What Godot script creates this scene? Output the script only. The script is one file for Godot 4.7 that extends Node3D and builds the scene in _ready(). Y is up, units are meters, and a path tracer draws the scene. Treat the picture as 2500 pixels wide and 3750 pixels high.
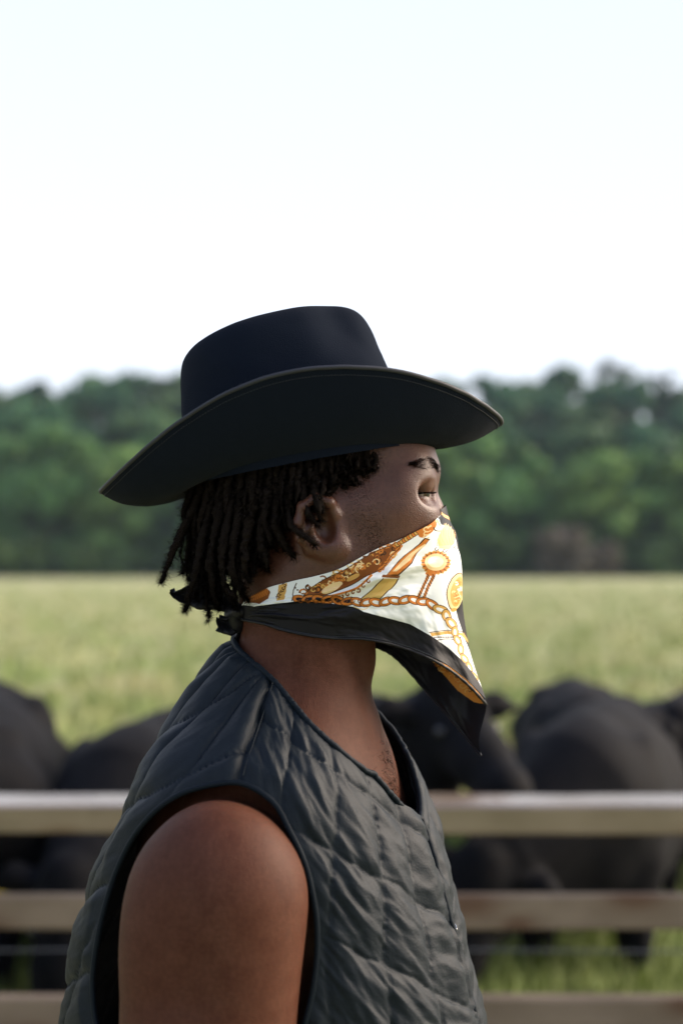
extends Node3D

# ---------------------------------------------------------------- scene
var rng := RandomNumberGenerator.new()
var noise := FastNoiseLite.new()
var mats := {}

const EYE := Vector3(0.0, 1.61, 1.5)          # where the photographer stands
const FOCAL := 5250.0
const PITCH := 0.02875

func _ready() -> void:
	rng.seed = 7
	noise.seed = 11
	noise.frequency = 1.0
	noise.fractal_octaves = 3
	set_camera_and_light()
	make_materials()
	build_land()
	build_fence()
	build_cows()
	build_trees()
	build_person()
	build_hat()
	build_hair()
	build_bandana()
	build_vest()
	build_trousers()

func set_camera_and_light() -> void:
	var cam := Camera3D.new()
	cam.name = "camera"
	add_child(cam)
	cam.position = EYE
	cam.rotation.x = PITCH
	var att := CameraAttributesPhysical.new()
	att.frustum_focal_length = 49.0
	att.frustum_focus_distance = 1.44
	att.frustum_near = 0.05
	att.frustum_far = 2000.0
	att.exposure_aperture = 2.5
	cam.attributes = att
	cam.fov = rad_to_deg(2.0 * atan(1875.0 / FOCAL))
	cam.current = true

	var env := Environment.new()
	env.background_mode = Environment.BG_SKY
	var sm := ProceduralSkyMaterial.new()
	sm.sky_top_color = Color(0.22, 0.45, 0.88)
	sm.sky_horizon_color = Color(0.935, 0.965, 1.0)
	sm.sky_curve = 1.3
	sm.ground_bottom_color = Color(0.35, 0.36, 0.28)
	sm.ground_horizon_color = Color(0.75, 0.76, 0.7)
	sm.sun_angle_max = 1.0
	sm.energy_multiplier = 1.0
	var sky := Sky.new()
	sky.sky_material = sm
	env.sky = sky
	env.background_energy_multiplier = 0.61
	env.tonemap_mode = Environment.TONE_MAPPER_LINEAR
	env.tonemap_exposure = 2.15
	env.sdfgi_enabled = true
	env.ssao_enabled = true
	env.ssil_enabled = true
	env.fog_enabled = true
	env.fog_density = 0.0003
	env.fog_light_color = Color(0.85, 0.93, 1.0)
	var we := WorldEnvironment.new()
	we.name = "environment"
	we.environment = env
	add_child(we)

	# the low, veiled evening sun: broad and soft, ahead of the man and a little beyond him
	var sun := DirectionalLight3D.new()
	sun.name = "sun"
	sun.light_energy = 1.6
	sun.light_color = Color(1.0, 0.925, 0.84)
	sun.light_angular_distance = 50.0
	sun.shadow_enabled = true
	sun.sky_mode = DirectionalLight3D.SKY_MODE_LIGHT_ONLY
	add_child(sun)
	sun.look_at_from_position(Vector3(3.0, 1.55, -0.75), Vector3.ZERO, Vector3.UP)

# ---------------------------------------------------------------- helpers
# a point of the place: where the line of sight through photo point (px, py) meets the upright plane z
func at(px: float, py: float, z: float) -> Vector3:
	var dx := px - 1250.0
	var dy := 1875.0 - py
	var c := cos(PITCH)
	var s := sin(PITCH)
	var d := Vector3(dx, dy * c + FOCAL * s, dy * s - FOCAL * c)
	return EYE + d * ((z - EYE.z) / d.z)

func smooth(a: float, b: float, x: float) -> float:
	return smoothstep(a, b, x)

func catmull(a: float, b: float, c: float, d: float, t: float) -> float:
	return 0.5 * (2.0 * b + (c - a) * t + (2.0 * a - 5.0 * b + 4.0 * c - d) * t * t + (3.0 * b - a - 3.0 * c + d) * t * t * t)

func curve3(p: PackedVector3Array, u: float) -> Vector3:
	var n := p.size() - 1
	var f := clampf(u, 0.0, 1.0) * n
	var i := mini(int(f), n - 1)
	var t := f - i
	return p[i].cubic_interpolate(p[i + 1], p[maxi(i - 1, 0)], p[mini(i + 2, n)], t)

func curve2(p: PackedVector2Array, u: float) -> Vector2:
	var n := p.size() - 1
	var f := clampf(u, 0.0, 1.0) * n
	var i := mini(int(f), n - 1)
	var t := f - i
	return p[i].cubic_interpolate(p[i + 1], p[maxi(i - 1, 0)], p[mini(i + 2, n)], t)

class MB:
	var v := PackedVector3Array()
	var n := PackedVector3Array()
	var uv := PackedVector2Array()
	var c := PackedColorArray()
	var idx := PackedInt32Array()
	func vert(p: Vector3, nn: Vector3 = Vector3.ZERO, t: Vector2 = Vector2.ZERO, col: Color = Color.WHITE) -> int:
		v.append(p)
		n.append(nn)
		uv.append(t)
		c.append(col)
		return v.size() - 1
	func tri(a: int, b: int, d: int) -> void:
		idx.append(a)
		idx.append(b)
		idx.append(d)
	func quad(a: int, b: int, d: int, e: int) -> void:
		tri(a, b, d)
		tri(a, d, e)
	# a flat face with its own corners, outward side given by the right-hand order a, b, d(, e)
	func face(pts: Array, col: Color = Color.WHITE) -> void:
		var nn: Vector3 = (pts[1] - pts[0]).cross(pts[2] - pts[0]).normalized()
		var first := v.size()
		for p in pts:
			vert(p, nn, Vector2.ZERO, col)
		for i in range(1, pts.size() - 1):
			tri(first, first + i + 1, first + i)
	func smooth_normals() -> void:
		for i in n.size():
			n[i] = Vector3.ZERO
		for i in range(0, idx.size(), 3):
			var a := idx[i]
			var b := idx[i + 1]
			var d := idx[i + 2]
			var fn := (v[d] - v[a]).cross(v[b] - v[a])
			n[a] += fn
			n[b] += fn
			n[d] += fn
		for i in n.size():
			n[i] = n[i].normalized() if n[i].length_squared() > 1e-20 else Vector3.UP
	func mesh() -> ArrayMesh:
		var arr := []
		arr.resize(Mesh.ARRAY_MAX)
		arr[Mesh.ARRAY_VERTEX] = v
		arr[Mesh.ARRAY_NORMAL] = n
		arr[Mesh.ARRAY_TEX_UV] = uv
		arr[Mesh.ARRAY_COLOR] = c
		arr[Mesh.ARRAY_INDEX] = idx
		var m := ArrayMesh.new()
		m.add_surface_from_arrays(Mesh.PRIMITIVE_TRIANGLES, arr)
		return m
	# a tube along points with a radius at each; closed ends
	func tube(pts: PackedVector3Array, rad: PackedFloat32Array, sides: int, col: Color = Color.WHITE) -> void:
		var cnt := pts.size()
		var t0 := (pts[1] - pts[0]).normalized()
		var up := Vector3.UP if absf(t0.y) < 0.9 else Vector3.RIGHT
		var a := t0.cross(up).normalized()
		var first := v.size()
		var run := 0.0
		for i in cnt:
			var t := (pts[mini(i + 1, cnt - 1)] - pts[maxi(i - 1, 0)]).normalized()
			a = (a - t * a.dot(t)).normalized()
			var b := t.cross(a)
			if i > 0:
				run += pts[i].distance_to(pts[i - 1])
			for k in sides:
				var g := TAU * k / sides
				var dir := a * cos(g) + b * sin(g)
				vert(pts[i] + dir * rad[i], dir, Vector2(float(k) / sides, run), col)
		for i in cnt - 1:
			for k in sides:
				var k2 := (k + 1) % sides
				var p0 := first + i * sides + k
				var p1 := first + i * sides + k2
				quad(p0, p0 + sides, p1 + sides, p1)
		var s0 := vert(pts[0], -t0, Vector2.ZERO, col)
		var te := (pts[cnt - 1] - pts[cnt - 2]).normalized()
		var s1 := vert(pts[cnt - 1] + te * rad[cnt - 1] * 0.6, te, Vector2.ZERO, col)
		for k in sides:
			var k2 := (k + 1) % sides
			tri(s0, first + k, first + k2)
			tri(s1, first + (cnt - 1) * sides + k2, first + (cnt - 1) * sides + k)
	# a hair: one or two thin facets
	func strand(p: Vector3, q: Vector3, r: Vector3, w: float, col: Color) -> void:
		var d := (r - p).normalized()
		var side := d.cross(Vector3(0.31, 0.2, 0.93)).normalized() * w
		var nn := side.cross(d).normalized()
		var a := vert(p - side, nn, Vector2.ZERO, col)
		var b := vert(p + side, nn, Vector2.ZERO, col)
		var e := vert(q + side * 0.7, nn, Vector2.ZERO, col)
		var f := vert(q - side * 0.7, nn, Vector2.ZERO, col)
		var g := vert(r, nn, Vector2.ZERO, col)
		quad(a, b, e, f)
		tri(f, e, g)
	# a bevelled box: size, centre, bevel
	func bevel_box(ctr: Vector3, size: Vector3, bev: float, col: Color = Color.WHITE) -> void:
		var h := size * 0.5
		var corners := func(sx: float, sy: float, sz: float) -> Array:
			var p := ctr + Vector3(sx * h.x, sy * h.y, sz * h.z)
			return [p - Vector3(0, sy * bev, sz * bev), p - Vector3(sx * bev, 0, sz * bev), p - Vector3(sx * bev, sy * bev, 0)]
		var k := {}
		for sx in [-1, 1]:
			for sy in [-1, 1]:
				for sz in [-1, 1]:
					k[[sx, sy, sz]] = corners.call(sx, sy, sz)
		for s in [-1, 1]:
			_f([k[[s, -1, -1]][0], k[[s, 1, -1]][0], k[[s, 1, 1]][0], k[[s, -1, 1]][0]], Vector3(s, 0, 0), col)
			_f([k[[-1, s, -1]][1], k[[1, s, -1]][1], k[[1, s, 1]][1], k[[-1, s, 1]][1]], Vector3(0, s, 0), col)
			_f([k[[-1, -1, s]][2], k[[1, -1, s]][2], k[[1, 1, s]][2], k[[-1, 1, s]][2]], Vector3(0, 0, s), col)
			for t in [-1, 1]:
				_f([k[[-1, s, t]][1], k[[1, s, t]][1], k[[1, s, t]][2], k[[-1, s, t]][2]], Vector3(0, s, t), col)
				_f([k[[s, -1, t]][0], k[[s, 1, t]][0], k[[s, 1, t]][2], k[[s, -1, t]][2]], Vector3(s, 0, t), col)
				_f([k[[s, t, -1]][0], k[[s, t, 1]][0], k[[s, t, 1]][1], k[[s, t, -1]][1]], Vector3(s, t, 0), col)
				for u in [-1, 1]:
					_f([k[[s, t, u]][0], k[[s, t, u]][1], k[[s, t, u]][2]], Vector3(s, t, u), col)
	func _f(pts: Array, outward: Vector3, col: Color) -> void:
		if (pts[1] - pts[0]).cross(pts[2] - pts[0]).dot(outward) < 0.0:
			pts.reverse()
		face(pts, col)

func numbered(called: String, parent: Node) -> String:
	if not parent.has_node(NodePath(called)):
		return called
	var k := 1
	while parent.has_node(NodePath("%s_%03d" % [called, k])):
		k += 1
	return "%s_%03d" % [called, k]

func put(called: String, m: Mesh, mat: Material, parent: Node = self) -> MeshInstance3D:
	var o := MeshInstance3D.new()
	o.name = numbered(called, parent)
	o.mesh = m
	o.material_override = mat
	parent.add_child(o, true)
	return o

func thing(called: String, label: String, category: String, where: Vector3 = Vector3.ZERO, turn: float = 0.0, group: String = "") -> Node3D:
	var o := Node3D.new()
	o.name = numbered(called, self)
	add_child(o, true)
	o.position = where
	o.rotation.y = turn
	tag(o, label, category, group)
	return o

func part_node(called: String, parent: Node, label: String = "") -> Node3D:
	var o := Node3D.new()
	o.name = numbered(called, parent)
	parent.add_child(o, true)
	if label:
		o.set_meta("label", label)
	return o

func tag(o: Node, label: String, category: String, group: String = "") -> void:
	o.set_meta("label", label)
	o.set_meta("category", category)
	if group:
		o.set_meta("group", group)

# ---------------------------------------------------------------- implicit shapes, meshed as surface nets
class Field:
	var kind := PackedInt32Array()
	var a := PackedVector3Array()
	var b := PackedVector3Array()
	var ra := PackedFloat32Array()
	var rb := PackedFloat32Array()
	var kk := PackedFloat32Array()
	var inv := []
	var turned := PackedInt32Array()
	var mid := PackedVector3Array()
	var reach := PackedFloat32Array()
	func cap(p: Vector3, r0: float, q: Vector3, r1: float, k: float = 0.02) -> void:
		kind.append(0); a.append(p); b.append(q); ra.append(r0); rb.append(r1); kk.append(k); inv.append(Basis.IDENTITY)
	func ell(p: Vector3, r: Vector3, k: float = 0.02, turn: Basis = Basis.IDENTITY) -> void:
		kind.append(1); a.append(p); b.append(r); ra.append(0.0); rb.append(0.0); kk.append(k); inv.append(turn.inverse())
	func cut(p: Vector3, r: Vector3, k: float = 0.01, turn: Basis = Basis.IDENTITY) -> void:
		kind.append(2); a.append(p); b.append(r); ra.append(0.0); rb.append(0.0); kk.append(k); inv.append(turn.inverse())
	func cutcap(p: Vector3, r0: float, q: Vector3, r1: float, k: float = 0.01) -> void:
		kind.append(3); a.append(p); b.append(q); ra.append(r0); rb.append(r1); kk.append(k); inv.append(Basis.IDENTITY)
	func one(i: int, p: Vector3) -> float:
		var kd := kind[i]
		if kd == 0 or kd == 3:
			var ba := b[i] - a[i]
			var pa := p - a[i]
			var h := clampf(pa.dot(ba) / maxf(ba.length_squared(), 1e-12), 0.0, 1.0)
			return (pa - ba * h).length() - lerpf(ra[i], rb[i], h)
		var q: Vector3 = inv[i] * (p - a[i])
		var r := b[i]
		var q0 := q / r
		var k0 := q0.length()
		if k0 < 1e-5:
			return -minf(r.x, minf(r.y, r.z))
		return k0 * (k0 - 1.0) / (q0 / r).length()
	func value(p: Vector3, list: PackedInt32Array) -> float:
		var d := 1.0
		for i in list:
			var kd := kind[i]
			var e: float
			if kd == 0 or kd == 3:
				var ba := b[i]
				var pa := p - a[i]
				ba -= a[i]
				var t := clampf(pa.dot(ba) / maxf(ba.length_squared(), 1e-12), 0.0, 1.0)
				e = (pa - ba * t).length() - lerpf(ra[i], rb[i], t)
			else:
				var q := p - a[i]
				if turned[i]:
					q = inv[i] * q
				var r := b[i]
				q /= r
				var k0 := q.length()
				e = k0 * (k0 - 1.0) / maxf((q / r).length(), 1e-4)
			var k := kk[i]
			if kd < 2:
				var g := absf(d - e)
				d = minf(d, e)
				if g < k:
					g = (k - g) / k
					d -= g * g * k * 0.25
			else:
				e = -e
				var g := absf(d - e)
				d = maxf(d, e)
				if g < k:
					g = (k - g) / k
					d += g * g * k * 0.25
		return d
	# a sphere round each shape, for quick rejection
	func bounds() -> void:
		mid.clear()
		reach.clear()
		turned.clear()
		for i in kind.size():
			var cap_like := kind[i] == 0 or kind[i] == 3
			mid.append((a[i] + b[i]) * 0.5 if cap_like else a[i])
			reach.append(a[i].distance_to(b[i]) * 0.5 + maxf(ra[i], rb[i]) if cap_like else maxf(b[i].x, maxf(b[i].y, b[i].z)))
			turned.append(0 if inv[i] == Basis.IDENTITY else 1)
	var near_cells := {}
	# the shapes that matter close to a point
	func near_to(p: Vector3) -> PackedInt32Array:
		var key := Vector3i((p * 40.0).floor())
		if not near_cells.has(key):
			var c := (Vector3(key) + Vector3.ONE * 0.5) / 40.0
			var out := PackedInt32Array()
			for i in kind.size():
				if c.distance_to(mid[i]) < reach[i] + 0.075 and one(i, c) < 0.022 + kk[i] + 0.02:
					out.append(i)
			near_cells[key] = out
		return near_cells[key]
	func local(p: Vector3) -> float:
		return value(p, near_to(p))
	func lean(p: Vector3, e: float) -> Vector3:
		return slope(p, near_to(p), e)
	func everything() -> PackedInt32Array:
		return PackedInt32Array(range(kind.size()))
	func full(p: Vector3) -> float:
		return value(p, everything())
	func slope(p: Vector3, list: PackedInt32Array, e: float) -> Vector3:
		var g := Vector3(1, -1, -1) * value(p + Vector3(e, -e, -e), list)
		g += Vector3(-1, -1, 1) * value(p + Vector3(-e, -e, e), list)
		g += Vector3(-1, 1, -1) * value(p + Vector3(-e, e, -e), list)
		g += Vector3(1, 1, 1) * value(p + Vector3(e, e, e), list)
		return g.normalized()
	# mesh the field between lo and hi with cells of a given size
	func nets(mb: MB, lo: Vector3, hi: Vector3, cell: float, col: Color = Color.WHITE) -> void:
		var bs := 6
		var bx := int(ceil((hi.x - lo.x) / (cell * bs)))
		var by := int(ceil((hi.y - lo.y) / (cell * bs)))
		var bz := int(ceil((hi.z - lo.z) / (cell * bs)))
		var nx := bx * bs + 1
		var ny := by * bs + 1
		var nz := bz * bs + 1
		var val := PackedFloat32Array()
		val.resize(nx * ny * nz)
		val.fill(9.0)
		var cellv := PackedInt32Array()
		cellv.resize(nx * ny * nz)
		cellv.fill(-1)
		bounds()
		var all := PackedInt32Array()
		var box := AABB(lo, hi - lo)
		for q in kind.size():
			if box.grow(reach[q] + 0.03).has_point(mid[q]):
				all.append(q)
		var rad := cell * bs * 0.5 * 1.7321
		var blocks := []
		for k in bz:
			for j in by:
				for i in bx:
					var ctr := lo + Vector3((i + 0.5) * bs, (j + 0.5) * bs, (k + 0.5) * bs) * cell
					var near := PackedInt32Array()
					var d := 1.0
					for q in all:
						if ctr.distance_to(mid[q]) > reach[q] + rad * 1.4 + kk[q] + 0.01:
							continue
						var e := one(q, ctr)
						if e < rad * 1.35 + kk[q] + 0.004:
							near.append(q)
						if kind[q] < 2:
							d = minf(d, e - kk[q] * 0.25)
					if near.size() == 0 or d > rad * 1.3:
						continue
					if value(ctr, near) < -rad * 1.6:
						continue
					blocks.append([i * bs, j * bs, k * bs, near])
					for z in range(k * bs, k * bs + bs + 1):
						for y in range(j * bs, j * bs + bs + 1):
							var at0 := (z * ny + y) * nx
							for x in range(i * bs, i * bs + bs + 1):
								if val[at0 + x] > 8.0:
									val[at0 + x] = value(lo + Vector3(x, y, z) * cell, near)
		var sx := 1
		var sy := nx
		var sz := nx * ny
		var off := [0, sx, sy, sx + sy, sz, sx + sz, sy + sz, sx + sy + sz]
		var pos := [Vector3(0, 0, 0), Vector3(1, 0, 0), Vector3(0, 1, 0), Vector3(1, 1, 0), Vector3(0, 0, 1), Vector3(1, 0, 1), Vector3(0, 1, 1), Vector3(1, 1, 1)]
		var e0 := [0, 2, 4, 6, 0, 1, 4, 5, 0, 1, 2, 3]
		var e1 := [1, 3, 5, 7, 2, 3, 6, 7, 4, 5, 6, 7]
		for bl in blocks:
			var near: PackedInt32Array = bl[3]
			for z in range(bl[2], bl[2] + bs):
				for y in range(bl[1], bl[1] + bs):
					for x in range(bl[0], bl[0] + bs):
						var at0: int = (z * ny + y) * nx + x
						var s := 0
						for q in 8:
							if val[at0 + off[q]] < 0.0:
								s += 1
						if s == 0 or s == 8:
							continue
						var sum := Vector3.ZERO
						var cnt := 0
						for q in 12:
							var v0: float = val[at0 + off[e0[q]]]
							var v1: float = val[at0 + off[e1[q]]]
							if (v0 < 0.0) != (v1 < 0.0) and v0 < 8.0 and v1 < 8.0:
								var pa: Vector3 = pos[e0[q]]
								sum += pa.lerp(pos[e1[q]], v0 / (v0 - v1))
								cnt += 1
						if cnt == 0:
							continue
						var p := lo + (Vector3(x, y, z) + sum / cnt) * cell
						var g := slope(p, near, cell * 0.4)
						# settle the vertex on the surface itself
						p -= g * value(p, near) * 0.8
						cellv[at0] = mb.vert(p, g, Vector2.ZERO, col)
		for bl in blocks:
			for z in range(bl[2], bl[2] + bs):
				for y in range(bl[1], bl[1] + bs):
					for x in range(bl[0], bl[0] + bs):
						var at0: int = (z * ny + y) * nx + x
						var in0 := val[at0] < 0.0
						if y > 0 and z > 0 and x + 1 < nx and (val[at0 + sx] < 0.0) != in0:
							_q(mb, cellv[at0], cellv[at0 - sy], cellv[at0 - sy - sz], cellv[at0 - sz], in0)
						if x > 0 and z > 0 and y + 1 < ny and (val[at0 + sy] < 0.0) != in0:
							_q(mb, cellv[at0], cellv[at0 - sz], cellv[at0 - sx - sz], cellv[at0 - sx], in0)
						if x > 0 and y > 0 and z + 1 < nz and (val[at0 + sz] < 0.0) != in0:
							_q(mb, cellv[at0], cellv[at0 - sx], cellv[at0 - sx - sy], cellv[at0 - sy], in0)
	func _q(mb: MB, p: int, q: int, r: int, s: int, inside: bool) -> void:
		if p < 0 or q < 0 or r < 0 or s < 0:
			return
		if inside:
			mb.quad(p, s, r, q)
		else:
			mb.quad(p, q, r, s)

# ---------------------------------------------------------------- materials
func lin(r: float, g: float, b: float) -> Color:
	return Color(r, g, b).linear_to_srgb()

func noise_tex(kind: int, freq: float, octaves: int, size: int, ramp: Array = [], sd: int = 1) -> NoiseTexture2D:
	var f := FastNoiseLite.new()
	f.seed = sd
	f.noise_type = kind
	f.frequency = freq
	f.fractal_octaves = octaves
	var t := NoiseTexture2D.new()
	t.width = size
	t.height = size
	t.seamless = true
	t.noise = f
	if ramp.size():
		var g := Gradient.new()
		g.offsets = PackedFloat32Array(ramp[0])
		var cols := PackedColorArray()
		for c in ramp[1]:
			cols.append(c)
		g.colors = cols
		t.color_ramp = g
	return t

func std(albedo: Color, rough: float, called: String) -> StandardMaterial3D:
	var m := StandardMaterial3D.new()
	m.resource_name = called
	m.albedo_color = albedo
	m.roughness = rough
	mats[called] = m
	return m

func triplanar(m: StandardMaterial3D, scale: float, world: bool = true) -> void:
	m.uv1_triplanar = true
	m.uv1_world_triplanar = world
	m.uv1_scale = Vector3.ONE * scale

func make_materials() -> void:
	var fine := noise_tex(FastNoiseLite.TYPE_SIMPLEX, 0.06, 3, 512)
	var cells := noise_tex(FastNoiseLite.TYPE_CELLULAR, 0.055, 2, 512)

	var skin := std(Color.WHITE, 0.40, "skin")
	skin.albedo_texture = noise_tex(FastNoiseLite.TYPE_SIMPLEX, 0.012, 4, 512, [[0.0, 0.5, 1.0], [lin(0.061, 0.0230, 0.0126), lin(0.074, 0.0286, 0.0160), lin(0.090, 0.0365, 0.0212)]], 5)
	skin.metallic_specular = 0.5
	skin.heightmap_enabled = true
	skin.heightmap_texture = cells
	skin.heightmap_scale = 0.04
	skin.subsurf_scatter_enabled = true
	skin.subsurf_scatter_strength = 0.12
	triplanar(skin, 24.0)
	skin.detail_enabled = true
	skin.detail_blend_mode = BaseMaterial3D.BLEND_MODE_MUL
	skin.detail_uv_layer = BaseMaterial3D.DETAIL_UV_2
	skin.uv2_triplanar = true
	skin.uv2_world_triplanar = true
	skin.uv2_scale = Vector3.ONE * 3.1
	skin.detail_albedo = noise_tex(FastNoiseLite.TYPE_SIMPLEX, 0.02, 5, 512, [[0.0, 0.45, 1.0], [Color(0.84, 0.77, 0.74), Color(0.94, 0.91, 0.89), Color(1, 1, 1)]], 51)

	var face := skin.duplicate()
	mats["face_skin"] = face
	face.roughness = 0.43
	face.metallic_specular = 0.44
	skin.roughness = 0.58
	skin.metallic_specular = 0.23
	var felt := std(lin(0.0062, 0.0090, 0.0150), 0.95, "felt")
	felt.heightmap_enabled = true
	felt.heightmap_texture = noise_tex(FastNoiseLite.TYPE_SIMPLEX, 0.12, 4, 512, [], 3)
	felt.heightmap_scale = 0.05
	felt.rim_enabled = true
	felt.rim = 0.05
	felt.rim_tint = 0.0
	felt.metallic_specular = 0.09
	triplanar(felt, 9.0)

	var edge := std(lin(0.02, 0.022, 0.027), 0.6, "felt_edge")
	edge.metallic_specular = 0.4

	var hair := std(lin(0.011, 0.008, 0.0065), 0.75, "hair")
	hair.vertex_color_use_as_albedo = true
	hair.albedo_color = lin(0.036, 0.026, 0.0195)
	hair.metallic_specular = 0.14

	var vest := std(Color.WHITE, 0.56, "vest_cloth")
	vest.albedo_texture = noise_tex(FastNoiseLite.TYPE_SIMPLEX, 0.02, 4, 512, [[0.0, 0.5, 1.0], [lin(0.0042, 0.0076, 0.0112), lin(0.0056, 0.0095, 0.0135), lin(0.0075, 0.0118, 0.0160)]], 9)
	vest.heightmap_enabled = true
	vest.heightmap_texture = fine
	vest.heightmap_scale = 0.02
	vest.rim_enabled = true
	vest.rim = 0.03
	vest.metallic_specular = 0.26
	triplanar(vest, 10.0)

	var piping := std(lin(0.0048, 0.0084, 0.0122), 0.6, "piping_cloth")
	piping.metallic_specular = 0.22
	piping.rim_enabled = true
	piping.rim = 0.03
	var lining := std(lin(0.015, 0.016, 0.018), 0.9, "lining_cloth")
	lining.metallic_specular = 0.2
	var thread := std(lin(0.035, 0.040, 0.042), 0.85, "thread")
	thread.metallic_specular = 0.2
	var steel := std(lin(0.6, 0.6, 0.6), 0.25, "steel")
	steel.metallic = 1.0
	var black_silk := std(lin(0.006, 0.0062, 0.0078), 0.42, "black_silk")
	black_silk.metallic_specular = 0.34
	var denim := std(lin(0.03, 0.04, 0.06), 0.9, "denim")
	denim.metallic_specular = 0.2
	var leather := std(lin(0.05, 0.028, 0.016), 0.5, "leather")
	leather.metallic_specular = 0.5

	var eye := std(Color.WHITE, 0.12, "eyeball")
	eye.vertex_color_use_as_albedo = true

	var hide := std(Color.WHITE, 0.75, "cow_hide")
	hide.albedo_texture = noise_tex(FastNoiseLite.TYPE_SIMPLEX, 0.01, 4, 512, [[0.0, 0.55, 1.0], [lin(0.0028, 0.0031, 0.0040), lin(0.0042, 0.0044, 0.0054), lin(0.0085, 0.0072, 0.0066)]], 21)
	hide.rim_enabled = true
	hide.rim = 0.03
	hide.rim_tint = 0.1
	hide.metallic_specular = 0.17
	hide.heightmap_enabled = true
	hide.heightmap_texture = fine
	hide.heightmap_scale = 0.3
	triplanar(hide, 1.7, false)
	std(lin(0.03, 0.028, 0.028), 0.4, "hoof")
	std(lin(0.75, 0.55, 0.03), 0.5, "ear_tag")

	# sawn, weathered timber: grain along x
	var wood := std(Color.WHITE, 0.16, "timber")
	wood.albedo_texture = timber_texture(3, Color(0.20, 0.15, 0.10), Color(0.13, 0.094, 0.058), Color(0.085, 0.040, 0.016))
	wood.heightmap_enabled = true
	wood.heightmap_texture = fine
	wood.heightmap_scale = 0.012
	wood.metallic_specular = 0.72
	var grey := std(Color.WHITE, 0.75, "weathered_timber")
	grey.albedo_texture = timber_texture(8, Color(0.20, 0.15, 0.10), Color(0.13, 0.094, 0.058), Color(0.085, 0.040, 0.016))
	grey.heightmap_enabled = true
	grey.heightmap_texture = fine
	grey.heightmap_scale = 0.15
	var wire := std(lin(0.16, 0.17, 0.18), 0.5, "wire")
	wire.metallic = 0.6

	var ground := std(Color.WHITE, 0.95, "field_grass")
	ground.albedo_texture = noise_tex(FastNoiseLite.TYPE_SIMPLEX, 0.012, 5, 1024, [[0.0, 0.35, 0.5, 0.65, 1.0], [lin(0.235, 0.27, 0.11), lin(0.305, 0.318, 0.15), lin(0.365, 0.352, 0.192), lin(0.405, 0.375, 0.222), lin(0.43, 0.385, 0.245)]], 31)
	ground.detail_enabled = true
	ground.detail_blend_mode = BaseMaterial3D.BLEND_MODE_MUL
	ground.detail_albedo = noise_tex(FastNoiseLite.TYPE_SIMPLEX, 0.03, 4, 512, [[0.0, 1.0], [Color(0.80, 0.85, 0.8), Color(1, 1, 1)]], 33)
	ground.detail_uv_layer = BaseMaterial3D.DETAIL_UV_2
	ground.metallic_specular = 0.1
	ground.uv1_scale = Vector3.ONE
	var hill := std(lin(0.05, 0.075, 0.03), 0.95, "hill_growth")
	hill.metallic_specular = 0.1

	var blade := std(Color.WHITE, 0.7, "grass_blade")
	blade.vertex_color_use_as_albedo = true
	blade.metallic_specular = 0.2
	blade.backlight_enabled = true
	blade.backlight = Color(0.35, 0.4, 0.2)
	var leaf := std(Color.WHITE, 0.6, "leaf")
	leaf.vertex_color_use_as_albedo = true
	leaf.metallic_specular = 0.25
	leaf.backlight_enabled = true
	leaf.backlight = Color(0.4, 0.45, 0.25)
	std(lin(0.075, 0.06, 0.048), 0.9, "bark")

func timber_texture(sd: int, light: Color, dark: Color, knot: Color) -> ImageTexture:
	var w := 512
	var h := 128
	var im := Image.create(w, h, false, Image.FORMAT_RGB8)
	var f := FastNoiseLite.new()
	f.seed = sd
	f.frequency = 0.02
	f.fractal_octaves = 4
	var knots := []
	var r := RandomNumberGenerator.new()
	r.seed = sd
	for i in 7:
		knots.append(Vector3(r.randf() * w, 20 + r.randf() * 85, 7 + r.randf() * 9))
	for y in h:
		for x in w:
			var bend := 0.0
			var kn := 0.0
			for k in knots:
				var dx: float = (x - k.x) / (k.z * 1.8)
				var dy: float = (y - k.y) / k.z
				var d2 := dx * dx + dy * dy
				bend += (y - k.y) * exp(-d2 * 0.35) * 0.5
				kn = maxf(kn, exp(-d2 * 0.8))
			var g := f.get_noise_2d(x * 0.25, (y - bend) * 6.0) * 0.5 + 0.5
			var blot := f.get_noise_2d(x * 0.5 + 900, y * 0.6 + 300) * 0.5 + 0.5
			var c := dark.lerp(light, clampf(g * 0.7 + blot * 1.1 - 0.4, 0, 1))
			c = c.lerp(knot, clampf(kn * 1.1, 0.0, 0.9))
			im.set_pixel(x, y, c.linear_to_srgb())
	return ImageTexture.create_from_image(im)

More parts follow.
